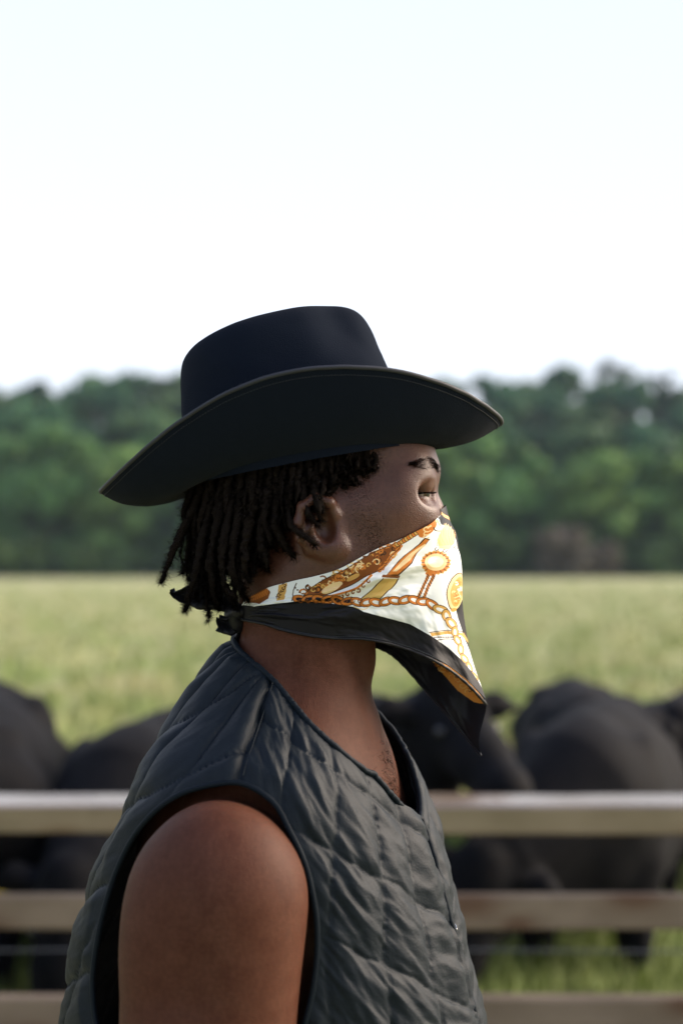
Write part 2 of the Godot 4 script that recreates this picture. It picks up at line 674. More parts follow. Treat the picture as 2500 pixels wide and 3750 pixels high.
# ---------------------------------------------------------------- land
func build_land() -> void:
	# the pasture, one sheet out to the horizon; uv in metres
	var mb := MB.new()
	var st := SurfaceTool.new()
	st.begin(Mesh.PRIMITIVE_TRIANGLES)
	var xs := [-900.0, -200.0, 200.0, 900.0]
	var zs := [60.0, -140.0, -500.0, -1500.0]
	for j in 3:
		for i in 3:
			var q := [Vector3(xs[i], 0, zs[j]), Vector3(xs[i + 1], 0, zs[j]), Vector3(xs[i + 1], 0, zs[j + 1]), Vector3(xs[i], 0, zs[j + 1])]
			for k in [0, 2, 1, 0, 3, 2]:
				var p: Vector3 = q[k]
				st.set_normal(Vector3.UP)
				st.set_uv(Vector2(p.x, p.z) / 26.0)
				st.set_uv2(Vector2(p.x * 0.9 + p.z * 0.2, p.z * 0.9 - p.x * 0.2) / 3.1)
				st.add_vertex(p)
	var g := put("ground", st.commit(), mats.field_grass)
	g.set_meta("kind", "structure")
	g.set_meta("label", "pale dry grass pasture stretching to the tree line")

	# low hill behind the tree line
	mb = MB.new()
	var nx := 60
	var nz := 14
	for j in nz + 1:
		for i in nx + 1:
			var x := lerpf(-150.0, 150.0, float(i) / nx)
			var z := lerpf(-104.0, -230.0, float(j) / nz)
			mb.vert(Vector3(x, hill_y(x, z), z))
	for j in nz:
		for i in nx:
			var p := j * (nx + 1) + i
			mb.quad(p, p + nx + 1, p + nx + 2, p + 1)
	mb.smooth_normals()
	var h := put("hill", mb.mesh(), mats.hill_growth)
	h.set_meta("kind", "structure")
	h.set_meta("label", "low wooded hill rising behind the pasture")

	# grass: single blades in tufts
	var tuft := MB.new()
	var r := RandomNumberGenerator.new()
	r.seed = 3
	for i in 9:
		var ang := r.randf() * TAU
		var foot := Vector3(cos(ang), 0, sin(ang)) * r.randf() * 0.06
		var lean := Vector3(cos(ang + 0.4), 0, sin(ang + 0.4)) * (0.02 + r.randf() * 0.09)
		var hgt := 0.10 + r.randf() * 0.16
		var side := Vector3(-sin(ang), 0, cos(ang)) * 0.0045
		var tone := 0.8 + 0.4 * r.randf()
		var c := Color(tone, tone, tone)
		var mid := foot + lean * 0.35 + Vector3.UP * hgt * 0.6
		var tip := foot + lean + Vector3.UP * hgt
		var nn := (Vector3(cos(ang), 0.8, sin(ang))).normalized()
		var a := tuft.vert(foot - side, nn, Vector2.ZERO, c)
		var b := tuft.vert(foot + side, nn, Vector2.ZERO, c)
		var d := tuft.vert(mid + side * 0.8, nn, Vector2.ZERO, c)
		var e := tuft.vert(mid - side * 0.8, nn, Vector2.ZERO, c)
		var t := tuft.vert(tip, nn, Vector2.ZERO, c)
		tuft.quad(a, b, d, e)
		tuft.tri(e, d, t)
	var mm := MultiMesh.new()
	mm.transform_format = MultiMesh.TRANSFORM_3D
	mm.use_colors = true
	mm.mesh = tuft.mesh()
	var spots := []
	r.seed = 5
	while spots.size() < 24000:
		var d := 3.4 + 62.0 * pow(r.randf(), 3.0)
		var half := d * 0.30 + 0.5
		var x := r.randf_range(-half, half)
		spots.append(Vector3(x, 0, EYE.z - d))
	# thicker close behind the fence, where nothing is grazed or mown
	for k in 15000:
		var d := 3.75 + 3.6 * pow(r.randf(), 1.4)
		spots.append(Vector3(r.randf_range(-1.0, 1.0) * (d * 0.30 + 0.5), 0, EYE.z - d))
	mm.instance_count = spots.size()
	for i in spots.size():
		var p: Vector3 = spots[i]
		var far := clampf((EYE.z - p.z - 4.0) / 14.0, 0.0, 1.0)
		var sc := r.randf_range(0.7, 1.35)
		if i >= 24000:
			sc *= 1.3
		mm.set_instance_transform(i, Transform3D(Basis(Vector3.UP, r.randf() * TAU).scaled(Vector3(sc, sc * lerpf(1.0, 0.8, far), sc)), p))
		var dry := clampf(noise.get_noise_2d(p.x * 0.35, p.z * 0.35) * 1.3 + 0.42 + r.randf_range(-0.25, 0.25), 0.0, 1.0)
		var green := Color(0.26, 0.34, 0.12)
		var straw := Color(0.46, 0.44, 0.235)
		var c := green.lerp(straw, dry if i < 24000 else dry * 0.35)
		mm.set_instance_color(i, c)
	var o := MultiMeshInstance3D.new()
	o.name = "grass"
	o.multimesh = mm
	o.material_override = mats.grass_blade
	add_child(o)
	o.set_meta("kind", "stuff")
	tag(o, "green and straw-coloured grass growing behind the fence", "grass")

func hill_y(x: float, z: float) -> float:
	var d := clampf((-104.0 - z) / 60.0, 0.0, 1.0)
	return -0.3 + 10.0 * d * d * (3.0 - 2.0 * d) + (1.2 * sin(x * 0.05 + 1.0) + 1.6 * exp(-pow((x + 20.0) / 14.0, 2.0))) * d

# ---------------------------------------------------------------- fence
func build_fence() -> void:
	var f := thing("rail_fence", "weathered three-rail timber fence with a broad pale top rail between man and cattle", "fence", Vector3(-0.2, 0, -2.1))
	var r := RandomNumberGenerator.new()
	r.seed = 12
	# [top, height, depth]
	var rails := [[0.980, 0.072, 0.186], [0.755, 0.084, 0.042], [0.503, 0.086, 0.042]]
	for bay in range(-2, 2):
		for k in rails.size():
			var q: Array = rails[k]
			var mat: Material = mats.timber if k == 0 else mats.weathered_timber
			var o := put("rail", plank(2.394, q[1], q[2], bay * 7 + k), mat, f)
			o.position = Vector3(bay * 2.4 + 1.2, q[0] - q[1] * 0.5, -q[2] * 0.5 + r.randf_range(-0.003, 0.003))
			o.rotation.z = r.randf_range(-0.0015, 0.0015)
	for k in range(-2, 3):
		var mb := MB.new()
		mb.bevel_box(Vector3(0, 0.445, 0), Vector3(0.11, 0.91, 0.11), 0.008)
		for i in mb.v.size():
			mb.uv[i] = Vector2(mb.v[i].y * 0.6, mb.v[i].x * 3.0 + mb.v[i].z * 2.0)
		var o := put("post", mb.mesh(), mats.weathered_timber, f)
		o.position = Vector3(k * 2.4, -0.0, -0.10)
	var pts := PackedVector3Array()
	var rad := PackedFloat32Array()
	for i in 41:
		pts.append(Vector3(-4.8 + 9.6 * i / 40.0, 0.585 - 0.012 * sin(PI * fposmod(i / 10.0, 1.0)), -0.165))
		rad.append(0.0022)
	var mb2 := MB.new()
	mb2.tube(pts, rad, 6)
	put("wire", mb2.mesh(), mats.wire, f)

# a board along x with slightly waney edges; uv along the grain
func plank(length: float, h: float, d: float, sd: int) -> ArrayMesh:
	var mb := MB.new()
	var n := 24
	var bev := minf(0.006, h * 0.3)
	var ring := [Vector2(-0.5, 0.5), Vector2(0.5, 0.5), Vector2(0.5, -0.5), Vector2(-0.5, -0.5)]
	var prof := PackedVector2Array()
	for k in 4:
		var c: Vector2 = ring[k]
		var p := Vector2(c.x * d, c.y * h)
		var s := Vector2(signf(c.x), signf(c.y))
		var along := [Vector2(0, -s.y * bev), Vector2(-s.x * bev, 0)]
		if k == 1 or k == 3:
			along.reverse()
		prof.append(p + along[0])
		prof.append(p + along[1])
	var m := prof.size()
	var wane := func(x: float, q: Vector2) -> Vector3:
		var w := noise.get_noise_3d(x * 1.6 + sd * 13.7, q.x * 9.0 + q.y * 4.0, sd * 3.1) * minf(0.004, h * 0.1)
		return Vector3(x, q.y + w * (1.0 if q.y > 0 else -1.0), q.x + w * 0.5)
	var ends := [PackedVector3Array(), PackedVector3Array()]
	for k in m:
		var q0 := prof[k]
		var q1 := prof[(k + 1) % m]
		var first := mb.v.size()
		for i in n + 1:
			var x := (float(i) / n - 0.5) * length
			for q in [q0, q1]:
				mb.vert(wane.call(x, q), Vector3.ZERO, Vector2(x / 1.3 + sd * 0.37, (q.x * 0.9 - q.y) / 0.14 * 0.5 + sd * 0.61))
		for i in n:
			var a := first + i * 2
			mb.quad(a, a + 2, a + 3, a + 1)
		ends[0].append(mb.v[first])
		ends[1].append(mb.v[first + n * 2])
	mb.smooth_normals()
	for e in 2:
		var first := mb.v.size()
		for k in m:
			mb.vert(ends[e][k], Vector3.LEFT if e == 0 else Vector3.RIGHT, Vector2(ends[e][k].y, ends[e][k].z))
		for k in range(1, m - 1):
			if e == 0:
				mb.tri(first, first + k, first + k + 1)
			else:
				mb.tri(first, first + k + 1, first + k)
	return mb.mesh()

# ---------------------------------------------------------------- cattle
func cow_field(grazing: bool, side: float) -> Array:
	var f := Field.new()
	f.ell(Vector3(0.0, 0.74, 0), Vector3(0.60, 0.37, 0.33), 0.05)
	f.ell(Vector3(0.42, 0.74, 0), Vector3(0.28, 0.35, 0.26), 0.08)
	f.ell(Vector3(-0.48, 0.82, 0), Vector3(0.28, 0.27, 0.26), 0.08)
	f.cap(Vector3(0.42, 1.05, 0), 0.055, Vector3(-0.62, 1.02, 0), 0.05, 0.10)
	for s in [-1.0, 1.0]:
		f.ell(Vector3(-0.42, 1.0, s * 0.17), Vector3(0.10, 0.055, 0.06), 0.08)
		f.ell(Vector3(0.40, 0.82, s * 0.20), Vector3(0.14, 0.24, 0.08), 0.07)
		f.cap(Vector3(0.44, 0.62, s * 0.17), 0.105, Vector3(0.46, 0.36, s * 0.17), 0.062, 0.05)
		f.cap(Vector3(0.46, 0.36, s * 0.17), 0.062, Vector3(0.455, 0.10, s * 0.17), 0.042, 0.02)
		f.cap(Vector3(0.455, 0.10, s * 0.17), 0.045, Vector3(0.475, 0.035, s * 0.17), 0.058, 0.02)
		f.cap(Vector3(-0.52, 0.80, s * 0.17), 0.17, Vector3(-0.44, 0.52, s * 0.18), 0.11, 0.06)
		f.cap(Vector3(-0.44, 0.52, s * 0.18), 0.10, Vector3(-0.63, 0.38, s * 0.175), 0.058, 0.03)
		f.cap(Vector3(-0.63, 0.38, s * 0.175), 0.056, Vector3(-0.60, 0.10, s * 0.175), 0.042, 0.02)
		f.cap(Vector3(-0.60, 0.10, s * 0.175), 0.046, Vector3(-0.58, 0.035, s * 0.175), 0.058, 0.02)
	var nb := Vector3(0.55, 0.86, 0)
	var poll: Vector3
	var nose: Vector3
	if grazing:
		poll = Vector3(0.98, 0.64, side * 0.26)
		nose = Vector3(1.10, 0.28, side * 0.36)
	else:
		poll = Vector3(0.94, 1.10, side * 0.10)
		nose = Vector3(1.30, 0.90, side * 0.20)
	f.cap(nb, 0.23, poll.lerp(nb, 0.25), 0.145, 0.10)
	f.cap(nb + Vector3(0.05, -0.2, 0), 0.12, poll.lerp(nose, 0.3) - Vector3(0.08, 0.06, 0), 0.08, 0.08)
	var hd := (nose - poll).normalized()
	var up := (Vector3.UP - hd * hd.dot(Vector3.UP)).normalized()
	if grazing:
		up = (Vector3.RIGHT - hd * hd.dot(Vector3.RIGHT)).normalized()
	var wide := hd.cross(up).normalized()
	f.cap(poll, 0.115, poll.lerp(nose, 0.6), 0.095, 0.05)
	f.cap(poll.lerp(nose, 0.6), 0.085, nose, 0.078, 0.04)
	f.ell(nose - hd * 0.02, Vector3(0.08, 0.08, 0.08), 0.03)
	f.cap(poll + up * 0.05 - hd * 0.05, 0.07, poll + up * 0.04 + hd * 0.1, 0.06, 0.04)
	for s in [-1.0, 1.0]:
		var e0: Vector3 = poll + wide * s * 0.10 - hd * 0.02
		f.cap(e0, 0.035, e0 + wide * s * 0.10 - hd * 0.02, 0.045, 0.02)
		f.cap(e0 + wide * s * 0.10 - hd * 0.02, 0.045, e0 + wide * s * 0.17, 0.016, 0.02)
		f.cut(poll + hd * 0.13 + wide * s * 0.115 + up * 0.03, Vector3.ONE * 0.022, 0.02)
	f.cap(Vector3(-0.74, 0.98, 0), 0.045, Vector3(-0.79, 0.80, 0.01), 0.026, 0.03)
	f.cap(Vector3(-0.79, 0.80, 0.01), 0.024, Vector3(-0.78, 0.45, 0.02), 0.018, 0.01)
	f.cap(Vector3(-0.78, 0.45, 0.02), 0.03, Vector3(-0.775, 0.26, 0.02), 0.014, 0.02)
	return [f, poll, nose, hd, up, wide]

func make_cow(grazing: bool, side: float, tagged: bool) -> Node3D:
	var g := cow_field(grazing, side)
	var f: Field = g[0]
	var root := Node3D.new()
	root.name = "cow"
	var mb := MB.new()
	f.nets(mb, Vector3(-0.95, 0.03, -0.60), Vector3(1.45, 1.35, 0.60), 0.024)
	put("body", mb.mesh(), mats.cow_hide, root)
	for s in [-1.0, 1.0]:
		for x in [0.47, -0.585]:
			var hb := MB.new()
			hb.tube(PackedVector3Array([Vector3(x, 0.0, s * 0.172), Vector3(x - 0.005, 0.03, s * 0.172), Vector3(x - 0.012, 0.065, s * 0.172)]), PackedFloat32Array([0.068, 0.066, 0.055]), 10)
			put("hoof", hb.mesh(), mats.hoof, root)
	var hd: Vector3 = g[3]
	var up: Vector3 = g[4]
	var wide: Vector3 = g[5]
	var poll: Vector3 = g[1]
	for s in [-1.0, 1.0]:
		var eb := MB.new()
		ball(eb, poll + hd * 0.13 + wide * s * 0.098 + up * 0.03, 0.021, Color(0.01, 0.008, 0.006))
		put("eye", eb.mesh(), mats.eyeball, root)
	if tagged:
		for s in [-1.0, 1.0]:
			var tb := MB.new()
			var c: Vector3 = poll + wide * s * 0.235 + hd * 0.065 + up * 0.045
			tb.bevel_box(Vector3.ZERO, Vector3(0.012, 0.10, 0.075), 0.004)
			var o := put("ear_tag", tb.mesh(), mats.ear_tag, root)
			o.position = c
			o.basis = Basis(up, -hd, wide * -1.0).orthonormalized()
	return root

func ball(mb: MB, c: Vector3, r: float, col: Color, rows: int = 8, cols: int = 12) -> void:
	var first := mb.v.size()
	for j in rows + 1:
		for i in cols:
			var t := PI * j / rows
			var g := TAU * i / cols
			var d := Vector3(sin(t) * cos(g), cos(t), sin(t) * sin(g))
			mb.vert(c + d * r, d, Vector2.ZERO, col)
	for j in rows:
		for i in cols:
			var i2 := (i + 1) % cols
			mb.quad(first + j * cols + i, first + (j + 1) * cols + i, first + (j + 1) * cols + i2, first + j * cols + i2)

func build_cows() -> void:
	var kinds := {"tagged": make_cow(true, 0.1, true), "grazing": make_cow(true, 1.0, false), "up": make_cow(false, 0.3, false)}
	# [kind, x, depth from the camera, heading in degrees (0 = towards +x, 90 = away), size, label]
	var herd := [
		["grazing", -1.31, 5.05, 97.0, 1.01, "black cow seen from behind, beside the cow with the yellow ear tag"],
		["tagged", -0.62, 5.2, -100.0, 0.93, "black cow with a yellow ear tag, head lowered behind the fence at the man's back"],
		["up", -0.10, 5.45, -60.0, 0.99, "black cow facing the fence with raised head, ear showing beside the scarf tip"],
		["grazing", 0.95, 5.25, -108.0, 0.95, "broad-backed black cow grazing close behind the fence in front of the man's chest"],
		["grazing", 1.10, 6.7, -95.0, 0.90, "black cow whose spine shows just above the broad-backed grazing cow"],
		["up", 1.57, 6.1, 62.0, 0.95, "black cow standing partly hidden beyond the broad-backed grazing cow's rump"],
	]
	for h in herd:
		var o: Node3D = kinds[h[0]].duplicate()
		o.name = numbered("cow", self)
		add_child(o, true)
		o.position = Vector3(h[1], 0, EYE.z - h[2])
		o.rotation.y = deg_to_rad(h[3])
		o.scale = Vector3.ONE * h[4]
		tag(o, h[5], "cow", "black cattle behind the fence")
	for k in kinds:
		kinds[k].free()

# ---------------------------------------------------------------- trees
func tree_crown(sd: int, tall: float, wide: float, low: float, tint: Color, leaf: float, count: int) -> ArrayMesh:
	var r := RandomNumberGenerator.new()
	r.seed = sd
	var mb := MB.new()
	var lobes := []
	for i in 34:
		var t := r.randf()
		var y := lerpf(low, tall * 0.93, t)
		var girth := wide * (0.55 + 0.45 * sin(PI * clampf((y - low) / (tall - low) * 0.75 + 0.12, 0, 1)))
		var g := r.randf() * TAU
		var out := girth * sqrt(r.randf()) * 0.85
		var s := wide * r.randf_range(0.26, 0.44) * (1.05 - 0.22 * t)
		lobes.append([Vector3(cos(g) * out, y, sin(g) * out), s, r.randf_range(0.75, 1.25)])
	lobes.append([Vector3(0, tall * 0.9, 0), wide * 0.25, 1.1])
	for i in count:
		var lb: Array = lobes[r.randi() % lobes.size()]
		var d := Vector3(r.randfn(), r.randfn() * 0.9 + 0.15, r.randfn()).normalized()
		var p: Vector3 = lb[0] + d * (lb[1] * pow(r.randf(), 0.3)) * Vector3(1, 0.78, 1)
		if p.y < low * 0.6:
			continue
		var nn := (d + Vector3(r.randfn(), r.randfn(), r.randfn()) * 0.5).normalized()
		var a := nn.cross(Vector3(r.randfn(), r.randfn(), r.randfn())).normalized() * leaf * r.randf_range(0.6, 1.3)
		var b := nn.cross(a).normalized() * leaf * r.randf_range(0.4, 0.8)
		var k: float = lb[2] * r.randf_range(0.75, 1.25)
		var c := Color(tint.r * k, tint.g * k, tint.b * k)
		var i0 := mb.vert(p - a, nn, Vector2.ZERO, c)
		var i1 := mb.vert(p - b, nn, Vector2.ZERO, c)
		var i2 := mb.vert(p + a, nn, Vector2.ZERO, c)
		var i3 := mb.vert(p + b, nn, Vector2.ZERO, c)
		if (mb.v[i2] - mb.v[i0]).cross(mb.v[i1] - mb.v[i0]).dot(nn) > 0.0:
			mb.quad(i0, i1, i2, i3)
		else:
			mb.quad(i0, i3, i2, i1)
	return mb.mesh()

func tree_trunk(sd: int, tall: float, wide: float) -> ArrayMesh:
	var r := RandomNumberGenerator.new()
	r.seed = sd + 100
	var mb := MB.new()
	var pts := PackedVector3Array()
	var rad := PackedFloat32Array()
	for i in 9:
		var t := i / 8.0
		pts.append(Vector3(sin(t * 3.0 + sd) * 0.12 * t, t * tall * 0.88, cos(t * 2.4 + sd) * 0.12 * t))
		rad.append(lerpf(0.026 * tall, 0.004 * tall, pow(t, 0.7)))
	mb.tube(pts, rad, 8)
	for k in 9:
		var t := r.randf_range(0.22, 0.8)
		var p := curve3(pts, t)
		var g := r.randf() * TAU
		var d := Vector3(cos(g), 0.55, sin(g)).normalized() * wide * r.randf_range(0.5, 0.85)
		mb.tube(PackedVector3Array([p, p + d * 0.5 + Vector3.DOWN * 0.05, p + d + Vector3.UP * 0.3]), PackedFloat32Array([0.010 * tall, 0.006 * tall, 0.002 * tall]), 6)
	return mb.mesh()

func build_trees() -> void:
	var specs := [
		# tall, wide, low, colour (linear), leaf, count
		[9.5, 3.6, 0.5, Color(0.145, 0.245, 0.066), 0.36, 6800],
		[10.5, 4.0, 0.4, Color(0.092, 0.185, 0.056), 0.38, 6800],
		[12.5, 4.2, 1.6, Color(0.054, 0.130, 0.060), 0.42, 7000],
		[12.0, 4.6, 1.2, Color(0.080, 0.145, 0.058), 0.42, 7000],
		[13.5, 2.4, 2.0, Color(0.050, 0.088, 0.036), 0.30, 2600],
		[2.4, 2.0, 0.1, Color(0.060, 0.105, 0.030), 0.22, 2600],
		[3.0, 2.2, 0.1, Color(0.105, 0.088, 0.062), 0.22, 2200],
	]
	var protos := []
	for i in specs.size():
		var s: Array = specs[i]
		protos.append([tree_crown(40 + i, s[0], s[1], s[2], s[3], s[4], s[5]), tree_trunk(40 + i, s[0], s[1])])
	var r := RandomNumberGenerator.new()
	r.seed = 77
	var words := [
		["tree", "light green rounded tree at the front edge of the wood", "light green trees along the wood edge"],
		["tree", "mid green full-crowned tree at the front edge of the wood", "mid green trees along the wood edge"],
		["tree", "dark green tall tree on the hill behind the wood edge", "dark trees on the hill"],
		["tree", "olive green broad tree on the hill behind the wood edge", "olive trees on the hill"],
		["tree", "slender sparse tree standing above the others on the skyline", "slender skyline trees"],
		["bush", "dark green bush at the foot of the wood", "bushes at the foot of the wood"],
		["bush", "dull reddish-brown bush at the foot of the wood", "brown bushes at the foot of the wood"],
	]
	var put_tree := func(k: int, x: float, z: float, sc: float, y: float) -> void:
		var w: Array = words[k]
		var o := thing("bush" if k >= 5 else "tree", w[1], w[0], Vector3(x, y, z), r.randf() * TAU, w[2])
		put("crown", protos[k][0], mats.leaf, o)
		put("trunk", protos[k][1], mats.bark, o)
		o.scale = Vector3(sc, sc * r.randf_range(0.94, 1.06), sc)
	# edge of the wood
	var x := -36.0
	var i := 0
	while x < 38.0:
		var k: int = [1, 0, 0, 1, 1, 0, 1, 0, 0][i % 9]
		put_tree.call(k, x, -98.0 - r.randf() * 5.0, r.randf_range(0.82, 1.12), -0.05)
		x += r.randf_range(3.0, 4.4)
		i += 1
	x = -40.0
	while x < 42.0:
		put_tree.call([2, 1, 3][i % 3], x, -110.0 - r.randf() * 4.0, r.randf_range(0.85, 1.08), hill_y(x, -112.0) - 0.1)
		x += r.randf_range(3.4, 4.6)
		i += 1
	# on the hill
	x = -48.0
	while x < 50.0:
		var z := -132.0 - r.randf() * 8.0
		put_tree.call([2, 3, 2][i % 3], x, z, r.randf_range(0.88, 1.02), hill_y(x, z) - 0.2)
		x += r.randf_range(3.4, 4.8)
		i += 1
	for s in [[-36.0, -146.0, 0.92], [-31.8, -150.0, 0.95], [27.0, -144.0, 1.02], [29.4, -147.0, 1.0], [33.2, -150.0, 0.95]]:
		put_tree.call(4, s[0], s[1], s[2], hill_y(s[0], s[1]) - 0.2)
	x = -52.0
	while x < 54.0:
		var z := -150.0 - r.randf() * 8.0
		put_tree.call([3, 2][i % 2], x, z, r.randf_range(0.85, 1.0), hill_y(x, z) - 0.2)
		x += r.randf_range(4.0, 5.6)
		i += 1
	# undergrowth
	x = -34.0
	while x < 36.0:
		put_tree.call(5, x, -94.5 - r.randf() * 2.5, r.randf_range(0.7, 1.25), -0.05)
		x += r.randf_range(2.2, 3.8)
	for s in [[15.0, -93.6, 1.15], [17.2, -93.8, 0.8]]:
		put_tree.call(6, s[0], s[1], s[2], -0.05)

# ---------------------------------------------------------------- the man
const TURN := 0.279                          # how far his chest is turned towards the camera
const AXIS_X := -0.06
var person: Node3D
var flesh: Field

# chest frame: f forwards, y up, s to his right (towards the camera)
func tf(f: float, y: float, s: float) -> Vector3:
	return Vector3(AXIS_X + f * cos(TURN) - s * sin(TURN), y, f * sin(TURN) + s * cos(TURN))

func build_person() -> void:
	person = thing("person", "man in profile with black wide-brimmed hat, scarf over his face and dark quilted vest", "person", Vector3(AXIS_X, 0, 0))
	flesh = Field.new()
	var f := flesh
	var tb := Basis(Vector3.UP, -TURN)
	# skull and face
	f.ell(at(1185, 1650, 0), Vector3(0.104, 0.088, 0.073), 0.03)
	f.ell(at(1335, 1890, 0), Vector3(0.066, 0.105, 0.060), 0.04)
	f.ell(at(1440, 1672, 0), Vector3(0.029, 0.040, 0.052), 0.04)
	f.cap(at(1180, 1960, 0), 0.062, at(1130, 2120, 0), 0.066, 0.04)
	for s in [-1.0, 1.0]:
		f.cap(at(1551, 1729, 0.006 * s), 0.0080, at(1508, 1724, 0.043 * s), 0.009, 0.022)
		f.cap(at(1512, 1724, 0.043 * s), 0.010, at(1470, 1770, 0.055 * s), 0.010, 0.025)
		f.ell(at(1425, 1905, 0.036 * s), Vector3(0.047, 0.044, 0.029), 0.03)
		f.ell(at(1488, 1868, 0.032 * s), Vector3(0.024, 0.015, 0.021), 0.02)
		f.cap(at(1250, 1872, 0.060 * s), 0.012, at(1430, 1862, 0.050 * s), 0.014, 0.03)
		f.ell(at(1300, 2010, 0.047 * s), Vector3(0.040, 0.055, 0.020), 0.03)
		f.cap(at(1240, 2060, 0.046 * s), 0.022, at(1520, 2215, 0.018 * s), 0.022, 0.04)
		f.cut(at(1574, 1808, 0.0480 * s), Vector3(0.0175, 0.0095, 0.0165), 0.010)
	f.ell(at(1530, 2080, 0), Vector3(0.042, 0.050, 0.040), 0.03)
	f.ell(at(1545, 2205, 0), Vector3(0.026, 0.025, 0.030), 0.03)
	f.cap(at(1546, 1788, 0), 0.0075, at(1574, 1865, 0), 0.0095, 0.016)
	f.cap(at(1574, 1865, 0), 0.0095, at(1600, 1960, 0), 0.0115, 0.012)
	f.ell(at(1596, 1980, 0), Vector3(0.015, 0.012, 0.018), 0.012)
	# eyelids round the eyeball
	for s in [-1.0, 1.0]:
		f.ell(at(1530, 1806, 0.0370 * s), Vector3(0.0118, 0.0118, 0.0118), 0.004)
		f.ell(at(1529, 1780, 0.0372 * s), Vector3(0.0146, 0.0084, 0.0160), 0.004)
		f.ell(at(1530, 1755, 0.0320 * s), Vector3(0.0140, 0.0098, 0.0200), 0.006)
		f.ell(at(1527, 1846, 0.0370 * s), Vector3(0.0144, 0.0080, 0.0156), 0.005)
	# ears
	for s in [-1.0, 1.0]:
		f.ell(at(1165, 1935, 0.072 * s), Vector3(0.024, 0.032, 0.010), 0.012)
		var rim := [[1200, 1935, 0.074], [1226, 1885, 0.080], [1205, 1840, 0.086], [1155, 1822, 0.090], [1108, 1855, 0.093], [1092, 1915, 0.093], [1102, 1970, 0.089], [1140, 2010, 0.084], [1190, 2022, 0.080]]
		for k in rim.size() - 1:
			var p: Array = rim[k]
			var q: Array = rim[k + 1]
			f.cap(at(p[0], p[1], p[2] * s), 0.0052, at(q[0], q[1], q[2] * s), 0.0052, 0.004)
		var anti := [[1185, 1868, 0.080], [1150, 1890, 0.085], [1133, 1935, 0.087], [1150, 1978, 0.084], [1190, 1985, 0.081]]
		for k in anti.size() - 1:
			var p: Array = anti[k]
			var q: Array = anti[k + 1]
			f.cap(at(p[0], p[1], p[2] * s), 0.0050, at(q[0], q[1], q[2] * s), 0.0050, 0.004)
		f.ell(at(1212, 2003, 0.081 * s), Vector3(0.0170, 0.0135, 0.0085), 0.006)
		f.ell(at(1230, 1945, 0.076 * s), Vector3(0.0065, 0.010, 0.0065), 0.008)
		f.cut(at(1192, 1938, 0.088 * s), Vector3(0.0085, 0.0125, 0.012), 0.006)
	# neck
	f.cap(at(1135, 2090, 0), 0.066, at(1100, 2560, 0), 0.069, 0.03)
	f.ell(at(1322, 2420, 0), Vector3(0.012, 0.016, 0.012), 0.02)
	# trunk and arms
	f.ell(tf(-0.03, 1.23, 0), Vector3(0.125, 0.25, 0.155), 0.04, tb)
	f.ell(tf(0.031, 1.355, 0), Vector3(0.085, 0.105, 0.150), 0.05, tb)
	f.ell(tf(-0.035, 1.02, 0), Vector3(0.12, 0.20, 0.15), 0.06, tb)
	f.ell(tf(-0.03, 0.90, 0), Vector3(0.115, 0.12, 0.155), 0.05, tb)
	for s in [-1.0, 1.0]:
		f.ell(tf(0.045, 1.30, 0.07 * s), Vector3(0.072, 0.080, 0.085), 0.03, tb)
		f.cap(at(1120, 2090, 0.052 * s), 0.014, tf(0.064, 1.455, 0.018 * s), 0.009, 0.02)
		f.cap(tf(-0.012, 1.478, 0.030 * s), 0.034, tf(-0.020, 1.350, 0.145 * s), 0.034, 0.025)
		f.cap(tf(0.076, 1.436, 0.020 * s), 0.010, tf(0.010, 1.405, 0.140 * s), 0.010, 0.02)
		f.ell(tf(0.004, 1.292, 0.202 * s), Vector3(0.078, 0.092, 0.066), 0.03, tb)
		f.cap(tf(0.008, 1.300, 0.195 * s), 0.066, tf(-0.006, 1.17, 0.210 * s), 0.066, 0.03)
		f.ell(tf(0.030, 1.20, 0.208 * s), Vector3(0.045, 0.10, 0.050), 0.03, tb)
		f.ell(tf(-0.036, 1.235, 0.212 * s), Vector3(0.043, 0.10, 0.050), 0.03, tb)
		f.cap(tf(-0.006, 1.17, 0.210 * s), 0.060, tf(-0.012, 1.06, 0.225 * s), 0.046, 0.03)
		f.cap(tf(-0.012, 1.06, 0.225 * s), 0.048, tf(0.04, 0.84, 0.240 * s), 0.028, 0.02)
		f.ell(tf(0.055, 0.775, 0.240 * s), Vector3(0.040, 0.050, 0.016), 0.015, tb)
		var fx := [0.024, 0.046, 0.068, 0.088]
		var fl := [0.058, 0.074, 0.080, 0.070]
		for k in 4:
			var a := tf(fx[k], 0.745, 0.240 * s)
			var b := tf(fx[k] + 0.008, 0.745 - fl[k] * 0.55, 0.236 * s)
			var c := tf(fx[k] + 0.004, 0.745 - fl[k], 0.222 * s)
			f.cap(a, 0.0090, b, 0.0085, 0.004)
			f.cap(b, 0.0085, c, 0.0075, 0.003)
		f.cap(tf(0.085, 0.800, 0.238 * s), 0.011, tf(0.112, 0.765, 0.225 * s), 0.010, 0.008)
		f.cap(tf(0.112, 0.765, 0.225 * s), 0.010, tf(0.114, 0.730, 0.216 * s), 0.0085, 0.004)
		f.cap(tf(-0.03, 0.88, 0.085 * s), 0.092, tf(-0.01, 0.50, 0.10 * s), 0.056, 0.04)
		f.cap(tf(-0.01, 0.50, 0.10 * s), 0.056, tf(-0.04, 0.10, 0.11 * s), 0.038, 0.03)
		f.cap(tf(-0.05, 0.055, 0.11 * s), 0.035, tf(0.12, 0.04, 0.125 * s), 0.028, 0.02)
	f.bounds()
	var mb := MB.new()
	var head := MB.new()
	f.nets(head, Vector3(-0.145, 1.545, -0.102), Vector3(0.142, 1.835, 0.104), 0.0022)
	f.nets(mb, Vector3(-0.37, 1.10, -0.30), Vector3(0.17, 1.552, 0.30), 0.0056)
	f.nets(mb, Vector3(-0.37, 0.64, -0.34), Vector3(0.20, 1.108, 0.34), 0.0085)
